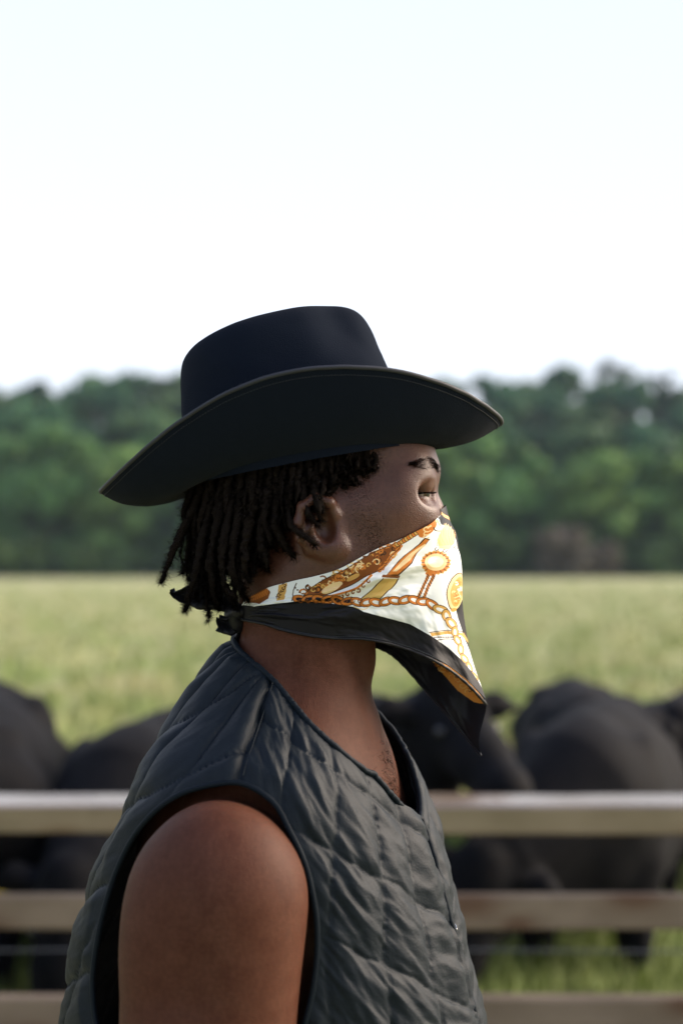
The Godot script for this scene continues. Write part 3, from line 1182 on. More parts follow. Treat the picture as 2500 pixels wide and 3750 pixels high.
	f.nets(mb, Vector3(-0.30, 0.0, -0.26), Vector3(0.20, 0.645, 0.26), 0.014)
	var whole := mb.mesh()
	whole.surface_set_material(0, mats.skin)
	var face := head.mesh()
	whole.add_surface_from_arrays(Mesh.PRIMITIVE_TRIANGLES, face.surface_get_arrays(0))
	whole.surface_set_material(1, mats.face_skin)
	var o := put("body", whole, null, person)
	o.position.x = -AXIS_X
	# eyes
	for s in [-1.0, 1.0]:
		var eb := MB.new()
		var c := at(1530, 1806, 0.0370 * s)
		var rows := 20
		var cols := 20
		for j in rows + 1:
			for i in cols:
				var t := PI * j / rows
				var g := TAU * i / cols
				var d := Vector3(cos(t), sin(t) * cos(g), sin(t) * sin(g))
				var look := Vector3(0.80, -0.10, 0.58 * s).normalized()
				var far := rad_to_deg(d.angle_to(look))
				var col := Color(0.20, 0.165, 0.14)
				if far < 30.0:
					col = Color(0.035, 0.018, 0.010)
				if far < 13.0:
					col = Color(0.004, 0.004, 0.004)
				eb.vert(c + d * 0.0124, d, Vector2.ZERO, col)
		for j in rows:
			for i in cols:
				var i2 := (i + 1) % cols
				eb.quad(j * cols + i, j * cols + i2, (j + 1) * cols + i2, (j + 1) * cols + i)
		var e := put("eye", eb.mesh(), mats.eyeball, person)
		e.position.x = -AXIS_X
	# brows, lashes and stubble: single hairs set on the skin
	var r := RandomNumberGenerator.new()
	r.seed = 9
	var dark := Color(0.5, 0.5, 0.5)
	var beard := MB.new()
	for s in [-1.0, 1.0]:
		var lash := MB.new()
		var brow := MB.new()
		for i in 800:
			var t := r.randf()
			var p := at(lerpf(1583, 1488, t), lerpf(1722, 1714, t) - 12.0 * sin(PI * minf(t * 1.1, 1.0)) + r.randf_range(-12, 12) * (1.0 - 0.6 * t), (0.010 + 0.044 * pow(t, 0.55)) * s)
			p = to_skin(p, 0.0002)
			var d := Vector3(-0.75, 0.35 - 0.7 * t, 0.55 * s) * r.randf_range(0.0025, 0.005) + Vector3(r.randfn(), r.randfn(), r.randfn()) * 0.0008
			var bn := flesh.lean(p, 0.002)
			d = d.slide(bn) + bn * 0.0010
			brow.strand(p, p + d * 0.5 + bn * 0.0014, p + d, 0.00016, Color(0.35, 0.35, 0.35))
		for i in 46:
			var t := i / 45.0
			var p := at(lerpf(1512, 1580, t), lerpf(1811, 1806, sin(t * PI * 0.5)), lerpf(0.0525, 0.038, t) * s)
			var d := Vector3(0.0055, 0.001 - 0.001 * t, 0.004 * (1.0 - t) * s) * r.randf_range(0.8, 1.2)
			lash.strand(p, p + d * 0.6, p + d + Vector3(0, 0.0016, 0), 0.0006, Color(0.12, 0.12, 0.12))
		put("eyebrow", brow.mesh(), mats.hair, person).position.x = -AXIS_X
		put("eyelashes", lash.mesh(), mats.hair, person).position.x = -AXIS_X
	for i in 4200:
		var t := r.randf()
		var p := at(lerpf(1310, 1385, t) + r.randfn() * 34.0, lerpf(1790, 2090, t) + r.randfn() * 24.0, 0.065)
		if i > 2700:
			p = at(1290 + r.randf() * 90.0 + r.randfn() * 22.0, 1690 + r.randfn() * 34.0, 0.06)
		p = to_skin(p, 0.0001)
		var nn := flesh.lean(p, 0.002)
		var d := (Vector3(r.randfn() * 0.5 + 0.2, -0.8 + r.randfn() * 0.4, 0).slide(nn)).normalized() * r.randf_range(0.0006, 0.0014)
		beard.strand(p, p + d * 0.5 + nn * 0.0003, p + d + nn * 0.0003, 0.00010, dark)
	var chest := MB.new()
	for i in 420:
		var y := 1.43 - 0.085 * pow(r.randf(), 0.55)
		var p := to_skin(tf(0.13, y, r.randfn() * 0.016), 0.0001)
		var nn := flesh.lean(p, 0.004)
		var d := (Vector3(r.randfn(), r.randfn() - 0.6, r.randfn()).slide(nn)).normalized() * r.randf_range(0.003, 0.008)
		chest.strand(p, p + d * 0.5 + nn * 0.0015, p + d + nn * 0.0008, 0.00013, dark)
	for q in [["beard", beard], ["chest_hair", chest]]:
		var h := put(q[0], q[1].mesh(), mats.hair, person)
		h.position.x = -AXIS_X

# slide a point along the field onto the skin
func to_skin(p: Vector3, lift: float) -> Vector3:
	for k in 4:
		var d := flesh.local(p)
		p -= flesh.lean(p, 0.003) * (d - lift)
	return p

func worn(called: String, label: String) -> Node3D:
	var o := part_node(called, person, label)
	o.position.x = -AXIS_X
	return o

# ---------------------------------------------------------------- hat
func build_hat() -> void:
	var hat := worn("hat", "black felt hat with a wide brim curled up at the sides")
	# crown: rings from the band upwards, each [back px, front px, half width, extra height at the sides]
	var rings := [
		[690, 1790, 1530, 1635, 0.098, 0.0], [681, 1680, 1482, 1512, 0.097, 0.0], [672, 1560, 1432, 1385, 0.094, 0.002], [667, 1470, 1411, 1330, 0.091, 0.004],
		[667, 1400, 1390, 1280, 0.087, 0.007], [671, 1345, 1364, 1222, 0.081, 0.010], [684, 1314, 1340, 1182, 0.075, 0.012], [706, 1297, 1313, 1156, 0.068, 0.0125],
		[735, 1292, 1285, 1150, 0.061, 0.012], [775, 1296, 1250, 1160, 0.052, 0.008], [830, 1312, 1200, 1190, 0.038, -0.002], [900, 1325, 1130, 1235, 0.020, -0.010], [990, 1322, 1040, 1295, 0.003, -0.012]]
	var mb := MB.new()
	var n := 96
	var rows := (rings.size() - 1) * 4
	for j in rows + 1:
		var u := float(j) / 4.0
		var i := mini(int(u), rings.size() - 2)
		var t := u - i
		var q := []
		for k in 6:
			q.append(catmull(rings[maxi(i - 1, 0)][k], rings[i][k], rings[i + 1][k], rings[mini(i + 2, rings.size() - 1)][k], t))
		var b := at(q[0], q[1], 0)
		var e := at(q[2], q[3], 0)
		var ctr := (b + e) * 0.5
		var ax := (e - b) * 0.5
		for g in n:
			var th := TAU * g / n
			var cx := cos(th)
			var sz := sin(th)
			# a little squarer than an ellipse, narrower ahead, pinched at the front of the crown
			var px := signf(cx) * pow(absf(cx), 0.86)
			var pz := signf(sz) * pow(absf(sz), 0.86)
			var w: float = q[4] * (1.0 - 0.16 * smooth(-0.3, 1.0, px) * smooth(2.0, 6.0, u))
			var pin := exp(-pow((px - 0.66) / 0.20, 2.0)) * smooth(2.5, 5.5, u) * (1.0 - smooth(8.0, 9.5, u))
			w *= 1.0 - 0.15 * pin
			var p := ctr + ax * px + Vector3(0, 0, w * pz)
			p.y += q[5] * pow(absf(sz), 1.4)
			p += Vector3(noise.get_noise_3d(p.x * 14, p.y * 14, p.z * 14), 0, noise.get_noise_3d(p.z * 14 + 9, p.y * 14, p.x * 14)) * 0.0016
			mb.vert(p)
	for j in rows:
		for g in n:
			var g2 := (g + 1) % n
			mb.quad(j * n + g, (j + 1) * n + g, (j + 1) * n + g2, j * n + g2)
	mb.smooth_normals()
	put("crown", mb.mesh(), mats.felt, hat)
	# band of felt round the base
	var band := MB.new()
	for j in 2:
		pass
	# brim: from the band out to the rolled edge, top and underside
	var bm := MB.new()
	var na := 192
	var nr := 16
	var edge := PackedVector3Array()
	for side in 2:
		for j in nr + 1:
			for g in na:
				var th := TAU * g / na
				var p := brim_point(th, float(j) / nr)
				p.y -= 0.0026 * side
				bm.vert(p)
				if side == 0 and j == nr:
					edge.append(p - Vector3(0, 0.0013, 0))
	var half := (nr + 1) * na
	for j in nr:
		for g in na:
			var g2 := (g + 1) % na
			var a := j * na + g
			var b := j * na + g2
			bm.quad(a, b, b + na, a + na)
			bm.quad(half + a, half + a + na, half + b + na, half + b)
	bm.smooth_normals()
	put("brim", bm.mesh(), mats.felt, hat)
	edge.append(edge[0])
	var er := PackedFloat32Array()
	for i in edge.size():
		er.append(0.0021)
	var em := MB.new()
	em.tube(edge, er, 8)
	put("brim_binding", em.mesh(), mats.felt_edge, hat)
	# the row of stitching just inside the edge, on the underside
	var sm := MB.new()
	for g in range(0, 420):
		var t0 := TAU * g / 420.0
		var p := brim_point(t0, 0.955) - Vector3(0, 0.0029, 0)
		var q := brim_point(t0 + TAU / 420.0 * 0.62, 0.955) - Vector3(0, 0.0029, 0)
		sm.tube(PackedVector3Array([p, q]), PackedFloat32Array([0.0004, 0.0004]), 4)
	put("stitching", sm.mesh(), mats.felt_edge, hat)

func brim_point(th: float, r: float) -> Vector3:
	var cx := cos(th)
	var sz := sin(th)
	var ci := at(1110, 1712, 0)
	var inner := ci + Vector3(0.120 * cx, 0.0221 * cx, 0.096 * sz)
	inner.y += 0.010 * sz * sz
	var co := at(1105, 1674, 0)
	var lift := 0.071 * pow(absf(sz), 2.0 if cx > 0.0 else lerpf(2.0, 3.2, -cx))
	var outer := co + Vector3(0.2086 * cx, 0.036 * cx + lift, 0.166 * sz)
	var p := inner.lerp(outer, r)
	var dip := lerpf(0.017 if cx < 0.0 else 0.010, 0.014, sz * sz)
	p.y -= dip * 4.0 * r * (1.0 - r) * (0.7 + 0.3 * r)
	p.y += noise.get_noise_2d(cx * 2.0 + r, sz * 2.0) * 0.0015 * r
	return p

# ---------------------------------------------------------------- hair
func build_hair() -> void:
	var hair := worn("hair", "short dark brown dreadlocks hanging below the hat")
	var r := RandomNumberGenerator.new()
	r.seed = 15
	# close-cropped roots
	var cap := MB.new()
	var c := at(1150, 1675, 0)
	var na := 80
	var ne := 26
	for j in ne + 1:
		for i in na + 1:
			var th := lerpf(0.72, TAU - 0.72, float(i) / na)
			var el := lerpf(0.62, -0.92, float(j) / ne)
			var hairline := clampf((absf(th - PI) - 1.55) / 0.9, 0.0, 1.0)
			el = maxf(el, lerpf(-0.92, -0.02, hairline))
			var d := Vector3(cos(th) * cos(el), sin(el), sin(th) * cos(el))
			var p := c + d * Vector3(0.118, 0.115, 0.082)
			p += d * noise.get_noise_3d(p.x * 60, p.y * 60, p.z * 60) * 0.005
			cap.vert(p, Vector3.ZERO, Vector2.ZERO, Color(0.27, 0.27, 0.28))
	for j in ne:
		for i in na:
			var a := j * (na + 1) + i
			cap.quad(a, a + na + 1, a + na + 2, a + 1)
	cap.smooth_normals()
	for k in cap.n.size():
		if cap.n[k].dot(cap.v[k] - c) < 0.0:
			cap.n[k] = -cap.n[k]
	put("cropped_hair", cap.mesh(), mats.hair, hair)
	# locks that stand out against the field: [root, bends, tip] in photo points and depth
	var hero := [
		[[745, 1780, 0.03], [695, 1890, 0.035], [650, 1990, 0.035], [612, 2075, 0.03], [592, 2135, 0.03]],
		[[790, 1800, 0.05], [745, 1960, 0.06], [715, 2100, 0.06], [685, 2200, 0.055], [676, 2238, 0.05]],
		[[770, 1800, 0.02], [735, 1950, 0.03], [725, 2060, 0.03], [700, 2150, 0.03]],
		[[830, 1790, 0.06], [785, 1960, 0.07], [770, 2080, 0.07], [785, 2180, 0.065], [797, 2222, 0.06]],
		[[860, 1800, 0.065], [820, 1980, 0.075], [815, 2100, 0.075], [845, 2180, 0.07], [866, 2232, 0.06]],
		[[900, 1800, 0.07], [860, 1960, 0.078], [850, 2080, 0.078], [880, 2160, 0.07], [905, 2200, 0.06]],
		[[940, 1790, 0.074], [905, 1950, 0.080], [895, 2040, 0.080], [912, 2130, 0.074]],
		[[985, 1790, 0.077], [955, 1930, 0.082], [965, 2030, 0.080], [988, 2095, 0.074]],
		[[1030, 1780, 0.079], [1010, 1900, 0.083], [1035, 1990, 0.080], [1090, 2052, 0.074]],
		[[1070, 1770, 0.081], [1055, 1860, 0.086], [1075, 1930, 0.098], [1130, 1975, 0.104], [1152, 1998, 0.102]],
		[[1115, 1750, 0.082], [1110, 1820, 0.090], [1130, 1880, 0.097], [1165, 1930, 0.097]],
		[[1150, 1740, 0.082], [1150, 1800, 0.090], [1165, 1860, 0.097], [1172, 1910, 0.097]],
		[[1195, 1720, 0.080], [1185, 1770, 0.088], [1178, 1830, 0.094], [1185, 1880, 0.095]],
		[[1235, 1700, 0.078], [1225, 1745, 0.084], [1215, 1790, 0.084]],
		[[1275, 1690, 0.073], [1275, 1720, 0.078], [1290, 1750, 0.076]],
		[[1310, 1680, 0.070], [1315, 1705, 0.074], [1335, 1725, 0.071]],
		[[760, 1790, -0.01], [720, 1930, -0.01], [690, 2040, -0.015], [670, 2100, -0.02]],
	]
	for h in hero:
		var pts := PackedVector3Array()
		for q in h:
			pts.append(at(q[0], q[1], q[2]))
		lock(pts, r.randf_range(0.0048, 0.0066) * (1.0 if pts[0].x < -0.02 else 0.7), hair, r)
	# the rest, layer under layer round the head
	for ring in 3:
		var count: int = [66, 62, 54][ring]
		for i in count:
			var th := lerpf(1.0, TAU - 1.0, (i + r.randf_range(0.2, 0.8)) / count)
			var back := 0.5 - 0.5 * cos(th)
			var el := lerpf(0.05, -0.50, ring / 2.0) * (0.4 + 0.6 * back) + r.randf_range(-0.05, 0.05)
			var d := Vector3(cos(th) * cos(el), sin(el), sin(th) * cos(el))
			var p := c + d * Vector3(0.112, 0.110, 0.079)
			var long := lerpf(0.022, 0.118, smooth(0.30, 0.93, back)) * r.randf_range(0.66, 1.2) - 0.012 * ring
			if back < 0.62 and back > 0.36:
				long = minf(long, 0.055)
			var flare := Vector3(d.x, 0, d.z).normalized() * (0.008 + 0.012 * pow(back, 3.0)) * r.randf_range(0.6, 1.3)
			var pts := PackedVector3Array([p])
			for k in range(1, 5):
				var t := k / 4.0
				pts.append(p + flare * sin(t * 1.8) + Vector3(0, -long * t, 0) + Vector3(r.randfn(), 0, r.randfn()) * 0.0022 * t)
			lock(pts, r.randf_range(0.0030, 0.0058) * lerpf(0.55, 1.0, smooth(0.25, 0.6, back)), hair, r)

func lock(ctrl: PackedVector3Array, thick: float, parent: Node, r: RandomNumberGenerator) -> void:
	var mb := MB.new()
	var long := 0.0
	for i in ctrl.size() - 1:
		long += ctrl[i].distance_to(ctrl[i + 1])
	var n := clampi(int(long / 0.0021), 8, 56)
	var sides := 11
	var pts := PackedVector3Array()
	var sd := r.randf() * 100.0
	for i in n + 1:
		var t := float(i) / n
		pts.append(curve3(ctrl, t) + Vector3(noise.get_noise_2d(sd, t * long * 40.0), 0, noise.get_noise_2d(sd + 50.0, t * long * 40.0)) * 0.0035 * t)
	var rad := PackedFloat32Array()
	for i in n + 1:
		var t := float(i) / n
		var w := thick * (0.9 + 0.14 * sin(t * long * 110.0 + sd)) * (1.0 - 0.80 * pow(t, 1.9)) * (1.0 + 0.30 * noise.get_noise_2d(sd, t * long * 160.0))
		rad.append(maxf(w, 0.0007))
	var tone := r.randf_range(0.75, 1.3)
	var col := Color(0.22 * tone, 0.22 * tone, 0.23 * tone)
	mb.tube(pts, rad, sides, col)
	# felted surface
	for i in mb.v.size():
		var q := mb.v[i] * 620.0
		mb.v[i] += mb.n[i] * (noise.get_noise_3d(q.x, q.y * 0.6, q.z) * 0.0016 + noise.get_noise_3d(q.x * 0.4 + 30.0, q.y * 0.3, q.z * 0.4) * 0.0016)
	mb.smooth_normals()
	# loose curls all along the lock
	var many := int(640.0 * long / 0.1)
	for k in many:
		var t := pow(r.randf(), 0.7)
		var i := mini(int(t * n), n - 1)
		var ax := (pts[i + 1] - pts[i]).normalized()
		var d := Vector3(r.randfn(), r.randfn(), r.randfn()).slide(ax).normalized()
		var p := pts[i].lerp(pts[i + 1], t * n - i) + d * rad[i] * 0.95
		var e := (d * 0.55 + ax * r.randf_range(-0.2, 1.0) + Vector3(r.randfn(), r.randfn(), r.randfn()) * 0.45).normalized() * r.randf_range(0.0016, 0.0062)
		var q := p + e
		var z := q + (e * 0.3 + Vector3(r.randfn(), r.randfn(), r.randfn()) * 0.0022)
		var hk := r.randf_range(0.4, 1.0)
		var hc := Color(hk, hk, hk)
		mb.strand(p, q, z, 0.00017, hc)
	for k in 10:
		var p := pts[n]
		var e := ((pts[n] - pts[n - 1]).normalized() + Vector3(r.randfn(), r.randfn(), r.randfn()) * 0.7).normalized() * r.randf_range(0.002, 0.007)
		mb.strand(p - e * 0.3, p + e * 0.5, p + e + Vector3(r.randfn(), r.randfn(), r.randfn()) * 0.003, 0.00013, Color(0.8, 0.8, 0.8))
	put("dreadlock", mb.mesh(), mats.hair, parent)

# ---------------------------------------------------------------- scarf over the face
# rows from the top edge down to the hem (5), then the longer hem of the far side; columns from the knot to the fold in front
var scarf := []
const ROWS := 6
const COLS := 9

func build_bandana() -> void:
	var top := [[872, 2236, 0.020], [958, 2166, 0.056], [1080, 2126, 0.068], [1220, 2086, 0.073], [1340, 2026, 0.072], [1450, 1966, 0.062], [1535, 1915, 0.045], [1588, 1880, 0.024], [1613, 1853, 0.0]]
	var hem := [[872, 2262, 0.020], [955, 2280, 0.058], [1080, 2312, 0.066], [1220, 2334, 0.066], [1350, 2340, 0.060], [1480, 2372, 0.052], [1600, 2424, 0.040], [1695, 2496, 0.026], [1771, 2578, 0.0]]
	var low := [[872, 2268, 0.020], [955, 2290, 0.056], [1080, 2322, 0.064], [1220, 2346, 0.060], [1386, 2392, 0.052], [1470, 2440, 0.046], [1575, 2556, 0.036], [1665, 2660, 0.024], [1752, 2764, 0.0]]
	var fold := [[1613, 1853], [1664, 1962], [1688, 2090], [1700, 2270], [1771, 2578], [1752, 2764]]
	scarf = []
	for j in ROWS:
		var row := []
		for i in COLS:
			var t := j / 4.0
			var q: Array
			if j == 5:
				q = low[i].duplicate()
			else:
				var a: Array = top[i]
				var b: Array = hem[i]
				q = [lerpf(a[0], b[0], t), lerpf(a[1], b[1], t), lerpf(a[2], b[2], t)]
				var u := i / 8.0
				# drape towards the fold line in front
				var lx: float = lerpf(top[8][0], hem[8][0], t)
				var ly: float = lerpf(top[8][1], hem[8][1], t)
				var pull := pow(u, 2.2)
				q[0] += (fold[j][0] - lx) * pull
				q[1] += (fold[j][1] - ly) * pull
				q[2] += 0.012 * sin(PI * t) * (1.0 - absf(u - 0.55) * 1.3)
				if i == 7:
					q[2] = maxf(q[2], 0.024)
				if i == 6:
					q[2] = maxf(q[2], 0.040)
			row.append(q)
		scarf.append(row)
	var silk := StandardMaterial3D.new()
	silk.resource_name = "printed_silk"
	silk.roughness = 0.5
	silk.metallic_specular = 0.27
	silk.backlight_enabled = true
	silk.backlight = Color(0.25, 0.25, 0.25)
	silk.texture_repeat = false
	silk.albedo_texture = scarf_print()
	var b := worn("bandana", "white, gold and black chain-print silk scarf tied over nose and mouth")
	put("cloth", scarf_sheet(1.0, 5), silk, b)
	put("cloth", scarf_sheet(-1.0, 6), silk, b)
	for s in [1.0, -1.0]:
		var rows := 4.0 if s > 0.0 else 5.0
		var pts := PackedVector3Array()
		var rad := PackedFloat32Array()
		for i in 81:
			pts.append(scarf_point(i / 80.0, rows, s) + Vector3(0, -0.0006, 0.0006 * s))
			rad.append(0.0015 + 0.0003 * sin(i * 2.1))
		var mb := MB.new()
		mb.tube(pts, rad, 7)
		put("hem", mb.mesh(), mats.black_silk, b)
		var st := MB.new()
		for i in 150:
			var u := i / 150.0
			var p := scarf_point(u, rows - 0.09, s) + Vector3(0, 0, 0.0010 * s)
			var q := scarf_point(u + 0.004, rows - 0.09, s) + Vector3(0, 0, 0.0010 * s)
			st.tube(PackedVector3Array([p, q]), PackedFloat32Array([0.0005, 0.0005]), 4)
		put("stitching", st.mesh(), mats.thread, b)
	# knot at the nape and the two loose ends
	var kn := Field.new()
	kn.ell(at(868, 2252, 0.012), Vector3(0.013, 0.011, 0.016), 0.006)
	kn.cap(at(880, 2240, 0.03), 0.008, at(850, 2262, 0.0), 0.009, 0.006)
	kn.cap(at(862, 2232, -0.01), 0.007, at(872, 2285, 0.018), 0.009, 0.006)
	var km := MB.new()
	kn.nets(km, at(820, 2310, -0.03), at(910, 2200, 0.05) + Vector3(0, 0.004, 0), 0.0018)
	put("knot", km.mesh(), mats.black_silk, b)
	tail(b, [at(868, 2262, 0.016), at(845, 2285, 0.018), at(820, 2278, 0.02), at(797, 2262, 0.022)], [0.016, 0.022, 0.016, 0.006], Vector3(0.1, 1, 0.25))
	tail(b, [at(872, 2270, 0.01), at(880, 2310, 0.012), at(872, 2345, 0.010)], [0.012, 0.017, 0.010], Vector3(1, 0.1, 0.3))
	tail(b, [at(862, 2240, 0.004), at(800, 2190, 0.0), at(730, 2178, 0.0), at(670, 2178, -0.004), at(640, 2172, -0.006), at(632, 2156, -0.006)], [0.010, 0.028, 0.030, 0.014, 0.005, 0.002], Vector3(0.1, 1, 0.2))

func tail(parent: Node, spine: Array, wide: Array, across: Vector3) -> void:
	var mb := MB.new()
	var n := 24
	var m := 8
	var sp := PackedVector3Array(spine)
	for side in 2:
		for i in n + 1:
			var u := float(i) / n
			var p := curve3(sp, u)
			var t := (curve3(sp, u + 0.02) - curve3(sp, u - 0.02)).normalized()
			var a := across.slide(t).normalized()
			var nn := t.cross(a).normalized()
			var f := u * (wide.size() - 1)
			var w: float = lerpf(wide[int(f)], wide[mini(int(f) + 1, wide.size() - 1)], f - int(f))
			for k in m + 1:
				var v := float(k) / m - 0.5
				var q := p + a * w * v + nn * (0.006 * sin(v * 7.0 + u * 3.0) + 0.003 * noise.get_noise_2d(u * 6.0, v * 5.0)) + nn * (0.0006 if side == 0 else -0.0006)
				mb.vert(q)
	var half := (n + 1) * (m + 1)
	for i in n:
		for k in m:
			var a := i * (m + 1) + k
			mb.quad(a, a + m + 1, a + m + 2, a + 1)
			mb.quad(half + a, half + a + 1, half + a + m + 2, half + a + m + 1)
	mb.smooth_normals()
	put("loose_end", mb.mesh(), mats.black_silk, parent)

# the flat layout of the scarf: row and column position -> photo point and depth
func scarf_flat(u: float, row: float) -> Vector3:
	var fu := clampf(u, 0.0, 1.0) * (COLS - 1)
	var i := mini(int(fu), COLS - 2)
	var tu := fu - i
	var fr := clampf(row, 0.0, ROWS - 1.0)
	var j := mini(int(fr), ROWS - 2)
	var tr := fr - j
	var out := Vector3.ZERO
	for k in 3:
		var col := []
		for jj in [maxi(j - 1, 0), j, j + 1, mini(j + 2, 4 if j < 4 else 5)]:
			var r: Array = scarf[jj]
			col.append(catmull(r[maxi(i - 1, 0)][k], r[i][k], r[i + 1][k], r[mini(i + 2, COLS - 1)][k], tu))
		out[k] = catmull(col[0], col[1], col[2], col[3], tr)
	return out

func scarf_point(u: float, row: float, s: float) -> Vector3:
	var q := scarf_flat(u, row)
	var p := at(q.x, q.y, q.z)
	# long soft pulls from the knot towards the nose, and a hanging edge that ripples
	var pullw := sin(PI * clampf(row / 4.5, 0, 1)) * sin(PI * clampf(u, 0, 1))
	var wave := sin(row * 4.3 + u * 2.0 + 0.4) * 0.0022 + sin(row * 8.1 - u * 3.0 + 2.0) * 0.0010
	var hang := smooth(2.2, 5.0, row) * smooth(0.35, 0.8, u) * (1.0 - smooth(0.9, 1.0, u))
	p.z += pullw * wave * 1.3
	# two gathered folds
	p.z += 0.0042 * exp(-pow((row - 1.15 - 0.5 * u) / 0.16, 2.0)) * smooth(0.1, 0.35, u) * (1.0 - smooth(0.6, 0.85, u))
	p.z += 0.0040 * exp(-pow((row - 2.0 + 0.5 * u) / 0.18, 2.0)) * smooth(0.2, 0.45, u) * (1.0 - smooth(0.72, 0.95, u))
	p.x += 0.003 * sin(row * 5.0 + 1.0) * smooth(2.8, 4.0, row) * smooth(0.6, 1.0, u)
	p.z += hang * (0.004 * sin(u * 21.0 + row * 1.3) + 0.003 * sin(u * 33.0 - row))
	p.z = maxf(p.z, 0.0)
	p += Vector3(0, 0, 1) * noise.get_noise_2d(u * 9.0, row * 2.2) * 0.0022 * (1.0 - smooth(0.9, 1.0, u))
	p.z *= s
	var d := flesh.local(p)
	if d < 0.0028:
		p += flesh.lean(p, 0.003) * (0.0028 - d)
	return p

func scarf_sheet(s: float, rows: int) -> ArrayMesh:
	var mb := MB.new()
	var n := 150
	var m := 24 * (rows - 1)
	for j in m + 1:
		for i in n + 1:
			var u := float(i) / n
			var row := float(j) / 24.0
			mb.vert(scarf_point(u, row, s), Vector3.ZERO, Vector2(u, row / 5.0))
	for j in m:
		for i in n:
			var a := j * (n + 1) + i
			if s > 0.0:
				mb.quad(a, a + 1, a + n + 2, a + n + 1)
			else:
				mb.quad(a, a + n + 1, a + n + 2, a + 1)
	mb.smooth_normals()
	return mb.mesh()

# ---------------------------------------------------------------- the print, drawn in the scarf's own layout
var ink: Image
const INK := 1024

# where a point of the flat layout lies in the print
func lay(px: float, py: float) -> Vector2:
	var u := clampf((px - 870.0) / 840.0, 0.02, 0.98)
	var row := 2.0
	for k in 14:
		var q := scarf_flat(u, row)
		var e := Vector2(px - q.x, py - q.y)
		if e.length_squared() < 0.25:
			break
		var du := (scarf_flat(u + 0.01, row) - q) / 0.01 if u < 0.98 else (q - scarf_flat(u - 0.01, row)) / 0.01
		var dr := (scarf_flat(u, row + 0.05) - q) / 0.05 if row < 4.9 else (q - scarf_flat(u, row - 0.05)) / 0.05
		var det := du.x * dr.y - du.y * dr.x
		if absf(det) < 1.0:
			break
		u = clampf(u + clampf((e.x * dr.y - e.y * dr.x) / det, -0.2, 0.2), 0.0, 1.0)
		row = clampf(row + clampf((du.x * e.y - du.y * e.x) / det, -1.0, 1.0), 0.0, 5.0)
	return Vector2(u * INK, row / 5.0 * INK)

func fill(poly: Array, col: Color) -> void:
	var p := PackedVector2Array()
	for i in poly.size():
		var a: Vector2 = poly[i]
		var b: Vector2 = poly[(i + 1) % poly.size()]
		var cut := maxi(1, int(a.distance_to(b) / 30.0))
		for k in cut:
			var q := a.lerp(b, float(k) / cut)
			p.append(lay(q.x, q.y))
	fill_raw(p, col)

func fill_raw(p: PackedVector2Array, col: Color) -> void:
	var lo := INK
	var hi := 0
	for q in p:
		lo = mini(lo, int(q.y))
		hi = maxi(hi, int(q.y) + 1)
	var n := p.size()
	for y in range(maxi(lo, 0), mini(hi, INK)):
		var xs := []
		var yy := y + 0.5
		for i in n:
			var a := p[i]
			var b := p[(i + 1) % n]
			if (a.y <= yy) != (b.y <= yy):
				xs.append(a.x + (yy - a.y) / (b.y - a.y) * (b.x - a.x))
		xs.sort()
		for k in range(0, xs.size() - 1, 2):
			var x0 := maxi(int(round(xs[k])), 0)
			var x1 := mini(int(round(xs[k + 1])), INK)
			if x1 > x0:
				ink.fill_rect(Rect2i(x0, y, x1 - x0, 1), col)

func stroke(line: Array, w: float, col: Color) -> void:
	for i in line.size() - 1:
		var a: Vector2 = line[i]
		var b: Vector2 = line[i + 1]
		var d := (b - a)
		if d.length() < 0.01:
			continue
		var s := d.normalized().orthogonal() * w * 0.5
		var e := d.normalized() * w * 0.25
		fill_raw(PackedVector2Array([lay2(a - s - e), lay2(a + s - e), lay2(b + s + e), lay2(b - s + e)]), col)

func lay2(p: Vector2) -> Vector2:
	return lay(p.x, p.y)

func oval(c: Vector2, rx: float, ry: float, turn: float, col: Color, wob: float = 0.0, n: int = 28) -> void:
	var p := PackedVector2Array()
	for i in n:
		var g := TAU * i / n
		var k := 1.0 + wob * (1.0 if i % 2 else -1.0)
		p.append(lay2(c + Vector2(cos(g) * rx * k, sin(g) * ry * k).rotated(turn)))
	fill_raw(p, col)

func v2(a: Array) -> Array:
	var out := []
	for q in a:
		out.append(Vector2(q[0], q[1]))
	return out

func bent(a: Array, n: int) -> Array:
	var p := PackedVector2Array()
	for q in a:
		p.append(Vector2(q[0], q[1]))
	var out := []
	for i in n + 1:
		out.append(curve2(p, float(i) / n))
	return out

func curl(c: Vector2, r: float, turn: float, hand: float, w: float, col: Color) -> void:
	var line := []
	for i in 11:
		var t := i / 10.0
		line.append(c + Vector2(cos(turn + hand * t * 5.2), sin(turn + hand * t * 5.2)) * r * (1.0 - 0.75 * t))
	stroke(line, w, col)

func rope(line: Array, w: float, base: Color, dark: Color) -> void:
	stroke(line, w, base)
	for i in line.size() - 1:
		var a: Vector2 = line[i]
		var b: Vector2 = line[i + 1]
		var d := (b - a).normalized()
		var o := d.orthogonal() * w * 0.5
		stroke([a.lerp(b, 0.5) - o - d * w * 0.35, a.lerp(b, 0.5) + o + d * w * 0.35], 3.2, dark)

